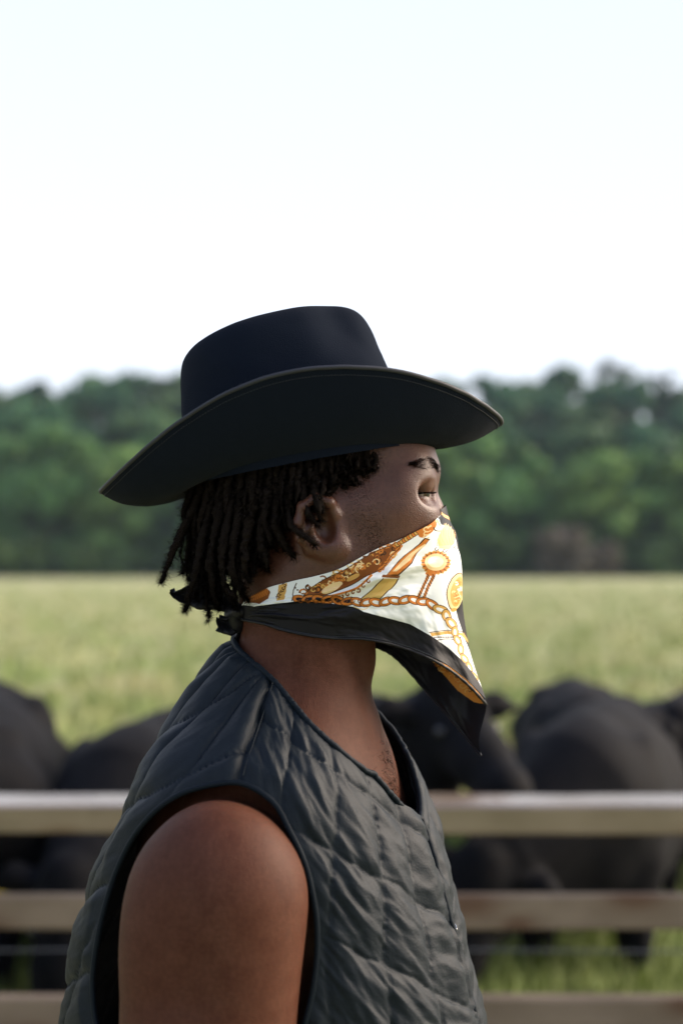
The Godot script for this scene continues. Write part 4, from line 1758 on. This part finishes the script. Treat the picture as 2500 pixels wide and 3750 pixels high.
func scarf_print() -> ImageTexture:
	ink = Image.create(INK, INK, false, Image.FORMAT_RGB8)
	var white := lin(0.66, 0.69, 0.67)
	var black := lin(0.007, 0.0074, 0.0095)
	var gold := lin(0.50, 0.29, 0.075)
	var pale := lin(0.66, 0.50, 0.25)
	var orange := lin(0.46, 0.15, 0.025)
	var brown := lin(0.17, 0.052, 0.010)
	var line := lin(0.05, 0.022, 0.008)
	var r := RandomNumberGenerator.new()
	r.seed = 4
	ink.fill(white)
	# leafy cartouche along the cheek
	var cart := bent([[1105, 2190], [1130, 2160], [1180, 2122], [1260, 2080], [1340, 2035], [1400, 2002], [1440, 1985], [1452, 2000], [1438, 2018], [1420, 2045], [1405, 2075], [1385, 2090], [1340, 2110], [1290, 2140], [1230, 2165], [1160, 2188], [1105, 2190]], 60)
	fill(cart, brown)
	for i in 70:
		var t := r.randf()
		var p := Vector2(lerpf(1135, 1425, t), lerpf(2163, 2012, t)) + Vector2(r.randf_range(-28, 28), r.randf_range(-18, 24) * (0.5 + 0.5 * sin(PI * t)))
		var cc: Color = [gold, orange, pale, brown, line][r.randi() % 5]
		curl(p, r.randf_range(7, 17), r.randf() * TAU, 1.0 if r.randf() < 0.5 else -1.0, r.randf_range(3.5, 6.5), cc)
	for i in 24:
		var q: Vector2 = cart[mini(18 + i, 59)]
		curl(q, 9, r.randf() * TAU, 1.0, 5, orange)
	oval(Vector2(1215, 2150), 42, 16, -0.5, pale)
	oval(Vector2(1290, 2112), 26, 10, -0.5, gold)
	stroke(cart, 3, line)
	var lower := bent([[1110, 2200], [1180, 2188], [1250, 2172], [1310, 2150], [1360, 2105]], 24)
	stroke(lower, 8, orange)
	for i in range(0, 24, 2):
		var q: Vector2 = lower[i]
		curl(q + Vector2(2, 10), 9, r.randf() * TAU, -1.0, 4.5, brown)
	# beaded edge up to the nose
	for i in 14:
		var t := i / 13.0
		var p := Vector2(lerpf(1435, 1530, t), lerpf(1994, 1918, t))
		oval(p, 12, 9, 0.9, line)
		oval(p, 9, 7, 0.9, gold if i % 2 else orange)
	# strap with buckle, hanging down to the chain
	oval(Vector2(1530, 1932), 20, 30, 0.4, orange)
	for i in 4:
		curl(Vector2(1528 + i * 3, 1912 + i * 14), 12, 0.5, 1.0, 4.0, pale)
	fill(v2([[1535, 1962], [1553, 1967], [1508, 2062], [1458, 2108], [1411, 2108], [1452, 2060], [1499, 2006]]), line)
	fill(v2([[1538, 1966], [1550, 1970], [1505, 2060], [1455, 2104], [1416, 2104], [1455, 2062], [1502, 2008]]), orange)
	fill(v2([[1538, 1985], [1546, 1988], [1500, 2052], [1450, 2092], [1436, 2092], [1468, 2058]]), pale)
	fill(v2([[1400, 2104], [1464, 2108], [1460, 2118], [1396, 2114]]), brown)
	fill(v2([[1402, 2118], [1458, 2120], [1392, 2192], [1318, 2196]]), lin(0.50, 0.34, 0.10))
	stroke(v2([[1402, 2118], [1318, 2196]]), 3.5, line)
	stroke(v2([[1458, 2120], [1392, 2192]]), 3.5, line)
	stroke(v2([[1430, 2119], [1356, 2194]]), 2.0, gold)
	# black corner over the nose with a gold cord
	fill(v2([[1552, 1905], [1590, 1862], [1613, 1850], [1640, 1900], [1668, 1962], [1684, 2030], [1668, 2016], [1655, 1975], [1640, 1950], [1612, 1930], [1582, 1922]]), black)
	rope(bent([[1572, 1886], [1594, 1884], [1620, 1894], [1646, 1906]], 10), 9, pale, orange)
	stroke(bent([[1548, 1908], [1568, 1918], [1582, 1930], [1588, 1955]], 10), 5, pale)
	stroke(bent([[1545, 1922], [1562, 1936], [1582, 1944]], 8), 3, line)
	# tassel, medallion and cords
	var tas := []
	for i in 22:
		var t := i / 21.0
		var g := lerpf(PI * 0.98, TAU * 1.02, t)
		tas.append(Vector2(1617, 1970) + Vector2(cos(g) * 34, sin(g) * (52 if i % 2 else 38)))
	tas.append_array(v2([[1653, 1988], [1634, 2015], [1600, 2008], [1586, 1980]]))
	fill(tas, pale)
	for i in 12:
		var x := 1590 + i * 5.0
		stroke([Vector2(x, 1998), Vector2(x + (i - 6) * 1.8, 1935 + r.randf() * 14)], 2.0, gold)
	for q in [[1590, 2008], [1620, 2016], [1655, 2006], [1668, 1998]]:
		curl(Vector2(q[0], q[1]), 9, 0.0, 1.0, 2.5, line)
	oval(Vector2(1590, 2060), 50, 44, 0.0, gold, 0.05, 40)
	oval(Vector2(1590, 2060), 46, 40, 0.0, orange, 0.03, 40)
	oval(Vector2(1592, 2058), 38, 32, 0.0, pale)
	for i in 16:
		var g := TAU * i / 16.0
		stroke([Vector2(1590, 2060) + Vector2(cos(g) * 38, sin(g) * 33), Vector2(1590, 2060) + Vector2(cos(g) * 47, sin(g) * 41)], 2.5, line)
	oval(Vector2(1592, 2057), 27, 21, 0.0, lin(0.80, 0.70, 0.46))
	oval(Vector2(1574, 2100), 18, 9, 0.0, orange)
	rope(bent([[1566, 2104], [1548, 2150], [1526, 2196]], 11), 10, orange, line)
	rope(bent([[1584, 2106], [1566, 2150], [1548, 2198]], 11), 10, orange, line)
	# oval plaque at the fold
	oval(Vector2(1664, 2166), 38, 70, 0.12, line)
	oval(Vector2(1664, 2166), 35, 66, 0.12, pale)
	oval(Vector2(1666, 2166), 27, 54, 0.12, gold)
	for i in 26:
		var g := r.randf() * TAU
		var p := Vector2(1666, 2166) + Vector2(cos(g) * 20, sin(g) * 42) * sqrt(r.randf())
		curl(p, r.randf_range(5, 10), r.randf() * TAU, 1.0, 3.0, [pale, orange, white][r.randi() % 3])
	oval(Vector2(1657, 2232), 12, 8, 0, gold)
	# black beyond the chain at the fold
	fill(v2([[1800, 2180], [1700, 2196], [1668, 2232], [1676, 2262], [1690, 2300], [1704, 2340], [1722, 2382], [1740, 2420], [1800, 2440]]), black)
	# striped ribbon near the point
	fill(v2([[1575, 2318], [1640, 2310], [1700, 2318], [1730, 2352], [1722, 2358], [1690, 2326], [1640, 2322], [1580, 2330]]), gold)
	stroke(bent([[1572, 2316], [1640, 2308], [1700, 2316], [1732, 2352]], 12), 2.5, line)
	for i in 16:
		var x := 1590 + i * 6.4
		stroke([Vector2(x, 2334), Vector2(x + 3.0, 2333)], 4.0, line)
	stroke(bent([[1590, 2346], [1640, 2340], [1690, 2346]], 10), 2.5, line)
	# chain
	var way := bent([[1060, 2196], [1130, 2194], [1210, 2196], [1300, 2204], [1370, 2206], [1440, 2200], [1500, 2196], [1555, 2204], [1604, 2228], [1640, 2262], [1664, 2306], [1680, 2350], [1696, 2398], [1716, 2446], [1734, 2486]], 140)
	var run := 0.0
	var flip := false
	var last: Vector2 = way[0]
	for i in range(1, 141):
		run += last.distance_to(way[i])
		last = way[i]
		if run > 32.0:
			run = 0.0
			flip = not flip
			var d: Vector2 = way[i] - way[i - 1]
			var g := d.angle() + (0.25 if flip else -0.25)
			var small := 1.0 if way[i].y < 2300 else 0.8
			oval(way[i], 29 * small, 17 * small, g, line)
			oval(way[i], 26.5 * small, 14.5 * small, g, orange if way[i].x < 1600 else gold)
			oval(way[i], 15 * small, 6.5 * small, g, black if way[i].x < 1300 else white)
	# black border along the hem and everything below it
	fill(v2([[850, 2215], [930, 2222], [1000, 2212], [1100, 2200], [1200, 2208], [1300, 2224], [1330, 2240], [1420, 2264], [1500, 2286], [1580, 2330], [1640, 2372], [1690, 2418], [1725, 2462], [1748, 2500], [1768, 2530], [1800, 2560], [1800, 2800], [850, 2800]]), black)
	stroke(bent([[1295, 2222], [1330, 2232], [1350, 2222]], 8), 3.0, pale)
	for i in 9:
		var x := 1100.0 + i * 27.0
		curl(Vector2(x, 2199), 10, 0.0, 1.0, 3.0, brown)
	# ornaments by the knot
	fill(v2([[905, 2210], [925, 2178], [985, 2152], [995, 2168], [985, 2190], [950, 2212]]), brown)
	for i in 10:
		stroke([Vector2(918 + i * 7, 2206 - i * 3), Vector2(935 + i * 6, 2182 - i * 3)], 2.5, orange)
	fill(v2([[1012, 2200], [1030, 2142], [1062, 2132], [1058, 2150], [1040, 2196]]), gold)
	for i in 6:
		curl(Vector2(1020 + i * 6, 2188 - i * 9), 8, r.randf() * TAU, 1.0, 3.0, line)
	for i in 6:
		stroke([Vector2(1085 + i * 7, 2150 + i * 8), Vector2(1090 + i * 7, 2150 + i * 8)], 5.0, line)
	stroke(v2([[1095, 2132], [1080, 2160], [1068, 2200]]), 3.0, line)
	# printed foliage that shows on the far half, below the near hem
	fill(v2([[1560, 2400], [1640, 2440], [1700, 2488], [1745, 2540], [1768, 2575], [1740, 2580], [1690, 2545], [1640, 2490], [1590, 2430]]), lin(0.46, 0.19, 0.03))
	for i in 30:
		var t := r.randf()
		curl(Vector2(lerpf(1600, 1740, t), lerpf(2430, 2556, t) + r.randf_range(-14, 14)), r.randf_range(6, 12), r.randf() * TAU, 1.0, 3.0, [brown, gold, orange][r.randi() % 3])
	return ImageTexture.create_from_image(ink)

# ---------------------------------------------------------------- quilted vest
# height, rearmost x, foremost x, half width
const GIRTH := [
	[0.80, -0.285, 0.160, 0.210], [1.00, -0.288, 0.158, 0.205], [1.117, -0.286, 0.149, 0.203], [1.15, -0.283, 0.141, 0.203], [1.20, -0.277, 0.130, 0.205], [1.25, -0.266, 0.119, 0.208],
	[1.30, -0.243, 0.107, 0.210], [1.35, -0.220, 0.090, 0.206], [1.375, -0.209, 0.080, 0.198], [1.40, -0.197, 0.069, 0.183], [1.425, -0.184, 0.054, 0.155], [1.45, -0.170, 0.039, 0.125],
	[1.475, -0.155, 0.030, 0.098], [1.50, -0.137, 0.022, 0.076], [1.525, -0.113, 0.006, 0.056], [1.545, -0.096, -0.006, 0.042]]
const SEAM := 0.014

func girth(y: float) -> Array:
	var i := 0
	while i < GIRTH.size() - 2 and y > GIRTH[i + 1][0]:
		i += 1
	var t: float = clampf((y - GIRTH[i][0]) / (GIRTH[i + 1][0] - GIRTH[i][0]), 0.0, 1.0)
	var q := []
	for k in range(1, 4):
		# monotone-ish blend
		q.append(lerpf(GIRTH[i][k], GIRTH[i + 1][k], t))
	var b: float = q[2]
	var mid: float = (q[0] + q[1] - 2.0 * AXIS_X) / (2.0 * cos(TURN))
	var half: float = (q[1] - q[0]) * 0.5
	var a := sqrt(maxf(half * half - pow(b * sin(TURN), 2.0), 0.0004)) / cos(TURN)
	return [mid + 0.0015, a - 0.0085, b - 0.004]

func girth_smooth(y: float) -> Array:
	var out := [0.0, 0.0, 0.0]
	for k in [-2, -1, 0, 1, 2]:
		var g := girth(y + k * 0.007)
		for j in 3:
			out[j] += g[j] * 0.2
	return out

const SQ := 2.25
# on the vest's outside: side = +1 near, -1 far
func on_vest(f: float, y: float, side: float) -> Vector3:
	var g := girth_smooth(y)
	var k: float = clampf((f - g[0]) / g[1], -1.0, 1.0)
	var s: float = g[2] * pow(maxf(1.0 - pow(absf(k), SQ), 0.0), 1.0 / SQ)
	return Vector3(f, y, s * side)

var armhole := PackedVector2Array()
var neckline := PackedVector2Array()
var throat := PackedVector2Array()

func neck_y(f: float) -> float:
	var n := neckline.size()
	if f <= neckline[0].x:
		return neckline[0].y
	for i in n - 1:
		if f <= neckline[i + 1].x:
			var t := (f - neckline[i].x) / (neckline[i + 1].x - neckline[i].x)
			return lerpf(neckline[i].y, neckline[i + 1].y, t)
	return neckline[n - 1].y - (f - neckline[n - 1].x) * 0.1

# lower part of the opening, seen from in front: height of its edge at a distance from the middle
func throat_y(s: float) -> float:
	if s >= throat[0].x:
		return throat[0].y + (s - throat[0].x) * 6.0
	for i in throat.size() - 1:
		if s >= throat[i + 1].x:
			return lerpf(throat[i + 1].y, throat[i].y, (s - throat[i + 1].x) / (throat[i].x - throat[i + 1].x))
	return throat[throat.size() - 1].y

func vest_front(y: float, s: float) -> float:
	var g := girth_smooth(y)
	return g[0] + g[1] * pow(maxf(1.0 - pow(absf(s) / g[2], SQ), 0.0), 1.0 / SQ)

# the same distance read from a table of 3 mm squares
var arm_table := PackedFloat32Array()
const ARM_LO := Vector2(-0.32, 1.05)
const ARM_N := Vector2i(190, 176)
func arm_near(p: Vector2) -> float:
	if p.y < 1.06:
		return 1.0
	if arm_table.is_empty():
		for j in ARM_N.y:
			for i in ARM_N.x:
				arm_table.append(arm_d(ARM_LO + Vector2(i, j) * 0.003))
	var q := (p - ARM_LO) / 0.003
	var i := clampi(int(q.x), 0, ARM_N.x - 2)
	var j := clampi(int(q.y), 0, ARM_N.y - 2)
	var k := j * ARM_N.x + i
	return lerpf(lerpf(arm_table[k], arm_table[k + 1], q.x - i), lerpf(arm_table[k + ARM_N.x], arm_table[k + ARM_N.x + 1], q.x - i), q.y - j)

# signed distance to the armhole outline, negative inside
func arm_d(p: Vector2) -> float:
	var best := 1e9
	var inside := false
	var n := armhole.size()
	for i in n:
		var a := armhole[i]
		var b := armhole[(i + 1) % n]
		var q := Geometry2D.get_closest_point_to_segment(p, a, b)
		best = minf(best, q.distance_squared_to(p))
		if (a.y > p.y) != (b.y > p.y) and p.x < (b.x - a.x) * (p.y - a.y) / (b.y - a.y) + a.x:
			inside = not inside
	return sqrt(best) * (-1.0 if inside else 1.0)

# quilting: distance-like height above the stitch lines
func quilt(f: float, y: float, s: float, mid: float) -> float:
	var ang := atan2(f - mid, absf(s) * 1.0)
	var u := ang * 0.185
	var q1: float
	var q2: float
	if f > SEAM:
		q1 = (y + 0.60 * u + 0.012 * sin(y * 9.0)) / 0.082
		q2 = (u - 0.16 * (y - 1.36) - 0.75 * pow(y - 1.36, 2.0)) / 0.056
	else:
		q1 = (y - 0.42 * u + 0.01 * sin(y * 8.0)) / 0.074
		q2 = (u * 1.0 - 0.55 * (y - 1.36)) / 0.062
	q1 += 0.07 * noise.get_noise_2d(u * 14.0, y * 14.0)
	q2 += 0.07 * noise.get_noise_2d(u * 14.0 + 40.0, y * 14.0)
	var d1 := absf(sin(PI * q1))
	var d2 := absf(sin(PI * q2))
	var puff := pow(d1, 0.30) * pow(d2, 0.30)
	return puff

func build_vest() -> void:
	var vest := worn("vest", "dark blue-grey sleeveless quilted vest with diamond stitching and corded edges")
	neckline = PackedVector2Array([Vector2(-0.075, 1.530), Vector2(-0.050, 1.522), Vector2(-0.020, 1.506), Vector2(0.013, 1.487), Vector2(0.038, 1.466), Vector2(0.060, 1.445), Vector2(0.087, 1.421), Vector2(0.1105, 1.397)])
	throat = PackedVector2Array([Vector2(0.072, 1.397), Vector2(0.0555, 1.376), Vector2(0.036, 1.358), Vector2(0.013, 1.345), Vector2(0.0, 1.341)])
	var hole := PackedVector2Array([Vector2(0.0155, 1.399), Vector2(-0.0256, 1.3925), Vector2(-0.054, 1.379), Vector2(-0.080, 1.357), Vector2(-0.101, 1.330), Vector2(-0.117, 1.296), Vector2(-0.130, 1.247), Vector2(-0.136, 1.195), Vector2(-0.120, 1.150), Vector2(-0.060, 1.125), Vector2(0.020, 1.125), Vector2(0.068, 1.155), Vector2(0.084, 1.200), Vector2(0.090, 1.239), Vector2(0.0905, 1.272), Vector2(0.087, 1.300), Vector2(0.079, 1.330), Vector2(0.066, 1.3575), Vector2(0.048, 1.384)])
	armhole = PackedVector2Array()
	for i in hole.size():
		var n := hole.size()
		for k in 4:
			armhole.append(hole[i].cubic_interpolate(hole[(i + 1) % n], hole[(i + n - 1) % n], hole[(i + 2) % n], k / 4.0))
	# grid of the whole shell
	var ys := PackedFloat32Array()
	var y := 0.80
	while y < 1.546:
		ys.append(y)
		y += 0.012 if y < 1.07 else 0.0023
	var nt := 470
	var rows := ys.size()
	var pos := PackedVector3Array()          # chest frame: f, y, s
	pos.resize(rows * nt)
	var mids := PackedFloat32Array()
	for j in rows:
		var g := girth_smooth(ys[j])
		mids.append(g[0])
		for i in nt:
			var th := TAU * i / nt
			var c := cos(th)
			var s := sin(th)
			pos[j * nt + i] = Vector3(g[0] + g[1] * signf(c) * pow(absf(c), 2.0 / SQ), ys[j], g[2] * signf(s) * pow(absf(s), 2.0 / SQ))
	var out := PackedVector3Array()
	out.resize(rows * nt)
	var keep := PackedFloat32Array()
	keep.resize(rows * nt)
	for j in rows:
		for i in nt:
			var k := j * nt + i
			var p := pos[k]
			var du := pos[j * nt + (i + 1) % nt] - pos[j * nt + (i + nt - 1) % nt]
			var dv := pos[mini(j + 1, rows - 1) * nt + i] - pos[maxi(j - 1, 0) * nt + i]
			var nn := du.cross(dv).normalized()
			if nn.dot(Vector3(p.x - mids[j], 0, p.z)) < 0.0:
				nn = -nn
			var dn := neck_y(p.x) - p.y
			if p.x > 0.05:
				dn = minf(dn, (throat_y(absf(p.z)) - p.y) * 0.8)
			var da := arm_near(Vector2(p.x, p.y))
			var free := clampf(minf(dn, da) / 0.012, 0.0, 1.0)
			var h := quilt(p.x, p.y, p.z, mids[j]) * (0.0074 if p.x > SEAM else 0.0092) * (0.25 + 0.75 * free)
			# drag lines running down from the shoulder across the diamonds
			var w := p.x * 0.85 + p.y * 0.5
			var v := p.y * 0.85 - p.x * 0.5
			var wr := noise.get_noise_3d(w * 78.0, v * 9.0, p.z * 12.0) * 0.0042 + noise.get_noise_3d(w * 130.0, v * 20.0, p.z * 30.0) * 0.0013 + noise.get_noise_3d(w * 24.0 + 7.0, v * 6.0, p.z * 9.0 + 3.0) * 0.0018
			if p.x < SEAM:
				wr = noise.get_noise_3d((p.y - p.x * 0.7) * 40.0, p.x * 10.0, p.z * 12.0) * 0.0024 + noise.get_noise_3d(p.x * 9.0, p.y * 13.0 + 5.0, p.z * 9.0) * 0.0022
			h += wr * (0.3 + 0.7 * free)
			# shoulder seam, a sewn groove
			h -= 0.0035 * exp(-pow((p.x - SEAM) / 0.0035, 2.0))
			h += 0.0018 * exp(-pow((p.x - SEAM + 0.012) / 0.008, 2.0))
			# the near front overlaps the far one
			if p.x > mids[j]:
				var lap := p.z - 0.010 - 0.004 * sin(p.y * 31.0)
				h += 0.006 * smooth(-0.001, 0.002, lap) * (1.0 - smooth(0.02, 0.05, lap))
				h += 0.002 * exp(-pow(lap / 0.004, 2.0))
			var q := tf(p.x, p.y, p.z) + (tf(nn.x, 0, nn.z) - tf(0, 0, 0)) * h + Vector3(0, nn.y * h, 0)
			if p.y > 1.33 and da > -0.02 and p.x > SEAM + 0.02:
				var d := flesh.local(q) if absf(p.z) < 0.15 else 1.0
				if d < 0.006:
					q += flesh.lean(q, 0.004) * (0.006 - d)
			out[k] = q
			keep[k] = minf(dn, da)
	var nor := PackedVector3Array()
	nor.resize(rows * nt)
	for j in rows:
		for i in nt:
			var du := out[j * nt + (i + 1) % nt] - out[j * nt + (i + nt - 1) % nt]
			var dv := out[mini(j + 1, rows - 1) * nt + i] - out[maxi(j - 1, 0) * nt + i]
			nor[j * nt + i] = dv.cross(du).normalized()
			var p := pos[j * nt + i]
			var o := tf(p.x - mids[j], 0, p.z) - tf(0, 0, 0)
			if nor[j * nt + i].dot(o + Vector3(0, 0.02, 0)) < 0.0:
				nor[j * nt + i] = -nor[j * nt + i]
	for panel in 3:
		# 0 the front towards the camera, 1 the other front, 2 the back
		var mb := MB.new()
		var li := MB.new()
		var seen := PackedInt32Array()
		seen.resize(rows * nt)
		seen.fill(-1)
		var seen2 := seen.duplicate()
		for j in rows - 1:
			for i in nt:
				var i2 := (i + 1) % nt
				var ids := [j * nt + i, j * nt + i2, (j + 1) * nt + i2, (j + 1) * nt + i]
				var fs: float = (pos[ids[0]].x + pos[ids[2]].x) * 0.5
				var zs: float = (pos[ids[0]].z + pos[ids[2]].z) * 0.5
				var which := 2 if fs < SEAM else (0 if zs > 0.009 else 1)
				if which != panel:
					continue
				if keep[ids[0]] < 0.0 and keep[ids[1]] < 0.0 and keep[ids[2]] < 0.0 and keep[ids[3]] < 0.0:
					continue
				if keep[ids[0]] >= 0.0 and keep[ids[1]] >= 0.0 and keep[ids[2]] >= 0.0 and keep[ids[3]] >= 0.0:
					for q in ids:
						if seen[q] < 0:
							seen[q] = mb.vert(out[q], nor[q])
							seen2[q] = li.vert(out[q] - nor[q] * 0.004, -nor[q])
					mb.quad(seen[ids[0]], seen[ids[1]], seen[ids[2]], seen[ids[3]])
					li.quad(seen2[ids[0]], seen2[ids[3]], seen2[ids[2]], seen2[ids[1]])
					continue
				clip_quad(mb, ids, out, nor, keep, 0.0)
				clip_quad(li, ids, out, nor, keep, -0.004)
		var o := put("back_panel" if panel == 2 else "front_panel", mb.mesh(), mats.vest_cloth, vest)
		put("lining", li.mesh(), mats.lining_cloth, o)
	# corded edges
	for side in [1.0, -1.0]:
		var pts := PackedVector3Array()
		var rad := PackedFloat32Array()
		for i in armhole.size() + 1:
			var q := armhole[i % armhole.size()]
			var p := on_vest(q.x, q.y, side)
			pts.append(tf(p.x, p.y, p.z + 0.0016 * side))
			rad.append(0.0028)
		var am := MB.new()
		am.tube(pts, rad, 9)
		put("armhole_cord", am.mesh(), mats.piping_cloth, vest)
		pts = PackedVector3Array()
		rad = PackedFloat32Array()
		for i in 141:
			var u := i / 140.0
			var q := curve2(neckline, u)
			var p := on_vest(q.x, q.y, side)
			var w := noise.get_noise_2d(u * 40.0, side) * 0.0012
			var pp := tf(p.x + 0.002, p.y + w, p.z + (0.002 + w) * side)
			var d := flesh.local(pp)
			if d < 0.006:
				pp += flesh.lean(pp, 0.004) * (0.006 - d)
			pts.append(pp)
			rad.append(0.0031 + w * 0.4)
		for i in range(1, 41):
			var q := curve2(throat, i / 40.0)
			if side > 0.0 and q.x < 0.012:
				break
			var w := noise.get_noise_2d(i * 0.4, side + 5.0) * 0.0012
			pts.append(tf(vest_front(q.y, q.x) + 0.0035, q.y + w, q.x * side))
			rad.append(0.0031 + w * 0.4)
		var y_end := pts[pts.size() - 1].y
		if side > 0.0:
			# the cord runs on down the front edge
			for i in 90:
				var yy := y_end - 0.004 - i * 0.006
				var g := girth_smooth(yy)
				var lap := 0.010 + 0.004 * sin(yy * 31.0)
				var w := noise.get_noise_1d(i * 9.0) * 0.0014
				pts.append(tf(g[0] + g[1] + 0.0075 + w, yy, lap + w))
				rad.append(0.0034 + w * 0.5)
		var nm := MB.new()
		nm.tube(pts, rad, 9)
		put("front_cord", nm.mesh(), mats.piping_cloth, vest)
	# topstitching beside the shoulder seam
	for side in [1.0, -1.0]:
		var st := MB.new()
		for i in 40:
			var t := i / 40.0
			var y0 := lerpf(1.402, 1.480, t)
			var a := on_vest(SEAM + 0.005, y0, side)
			var b := on_vest(SEAM + 0.005, y0 + 0.0013, side)
			st.tube(PackedVector3Array([tf(a.x, a.y + 0.004, a.z + 0.0035 * side), tf(b.x, b.y + 0.004, b.z + 0.0035 * side)]), PackedFloat32Array([0.0005, 0.0005]), 4)
		put("seam_stitching", st.mesh(), mats.thread, vest)
	# snap fasteners
	for yy in [1.232, 1.13, 1.03, 0.93]:
		var g := girth_smooth(yy)
		var sn := MB.new()
		var c := tf(g[0] + g[1] + 0.004, yy, -0.004)
		var dir := (tf(1, 0, 0.1) - tf(0, 0, 0)).normalized()
		var pts := PackedVector3Array()
		for k in [-0.001, 0.001, 0.0022, 0.003]:
			pts.append(c + dir * k)
		sn.tube(pts, PackedFloat32Array([0.0052, 0.0052, 0.0042, 0.0016]), 14)
		put("snap", sn.mesh(), mats.steel, vest)

func clip_quad(mb: MB, ids: Array, out: PackedVector3Array, nor: PackedVector3Array, keep: PackedFloat32Array, shift: float) -> void:
	var poly := []
	for k in 4:
		var a: int = ids[k]
		var b: int = ids[(k + 1) % 4]
		if keep[a] >= 0.0:
			poly.append([out[a] + nor[a] * shift, nor[a]])
		if (keep[a] >= 0.0) != (keep[b] >= 0.0):
			var t := keep[a] / (keep[a] - keep[b])
			var n := nor[a].lerp(nor[b], t).normalized()
			poly.append([out[a].lerp(out[b], t) + n * shift, n])
	if poly.size() < 3:
		return
	var first := mb.v.size()
	var flip := 1.0 if shift >= 0.0 else -1.0
	for q in poly:
		mb.vert(q[0], q[1] * flip)
	var fn: Vector3 = (poly[2][0] - poly[0][0]).cross(poly[1][0] - poly[0][0])
	var good: bool = fn.dot(poly[0][1]) * flip > 0.0
	for k in range(1, poly.size() - 1):
		if good:
			mb.tri(first, first + k, first + k + 1)
		else:
			mb.tri(first, first + k + 1, first + k)

# ---------------------------------------------------------------- trousers and boots, below the picture's edge
func build_trousers() -> void:
	var t := worn("trousers", "dark denim trousers")
	var f := Field.new()
	var tb := Basis(Vector3.UP, -TURN)
	f.ell(tf(-0.03, 0.90, 0), Vector3(0.135, 0.13, 0.175), 0.03, tb)
	for s in [-1.0, 1.0]:
		f.cap(tf(-0.03, 0.88, 0.085 * s), 0.105, tf(-0.01, 0.50, 0.10 * s), 0.075, 0.04)
		f.cap(tf(-0.01, 0.50, 0.10 * s), 0.075, tf(-0.035, 0.12, 0.11 * s), 0.066, 0.03)
	var mb := MB.new()
	f.nets(mb, Vector3(-0.36, 0.06, -0.30), Vector3(0.22, 1.06, 0.30), 0.014)
	put("legs", mb.mesh(), mats.denim, t)
	for s in [-1.0, 1.0]:
		var b := worn("boot", "")
		var g := Field.new()
		g.cap(tf(-0.045, 0.05, 0.11 * s), 0.046, tf(0.13, 0.045, 0.125 * s), 0.040, 0.02)
		g.cap(tf(-0.04, 0.07, 0.11 * s), 0.048, tf(-0.04, 0.22, 0.11 * s), 0.052, 0.02)
		var bm := MB.new()
		g.nets(bm, Vector3(-0.26, 0.004, -0.30), Vector3(0.20, 0.30, 0.30), 0.010)
		put("upper", bm.mesh(), mats.leather, b)
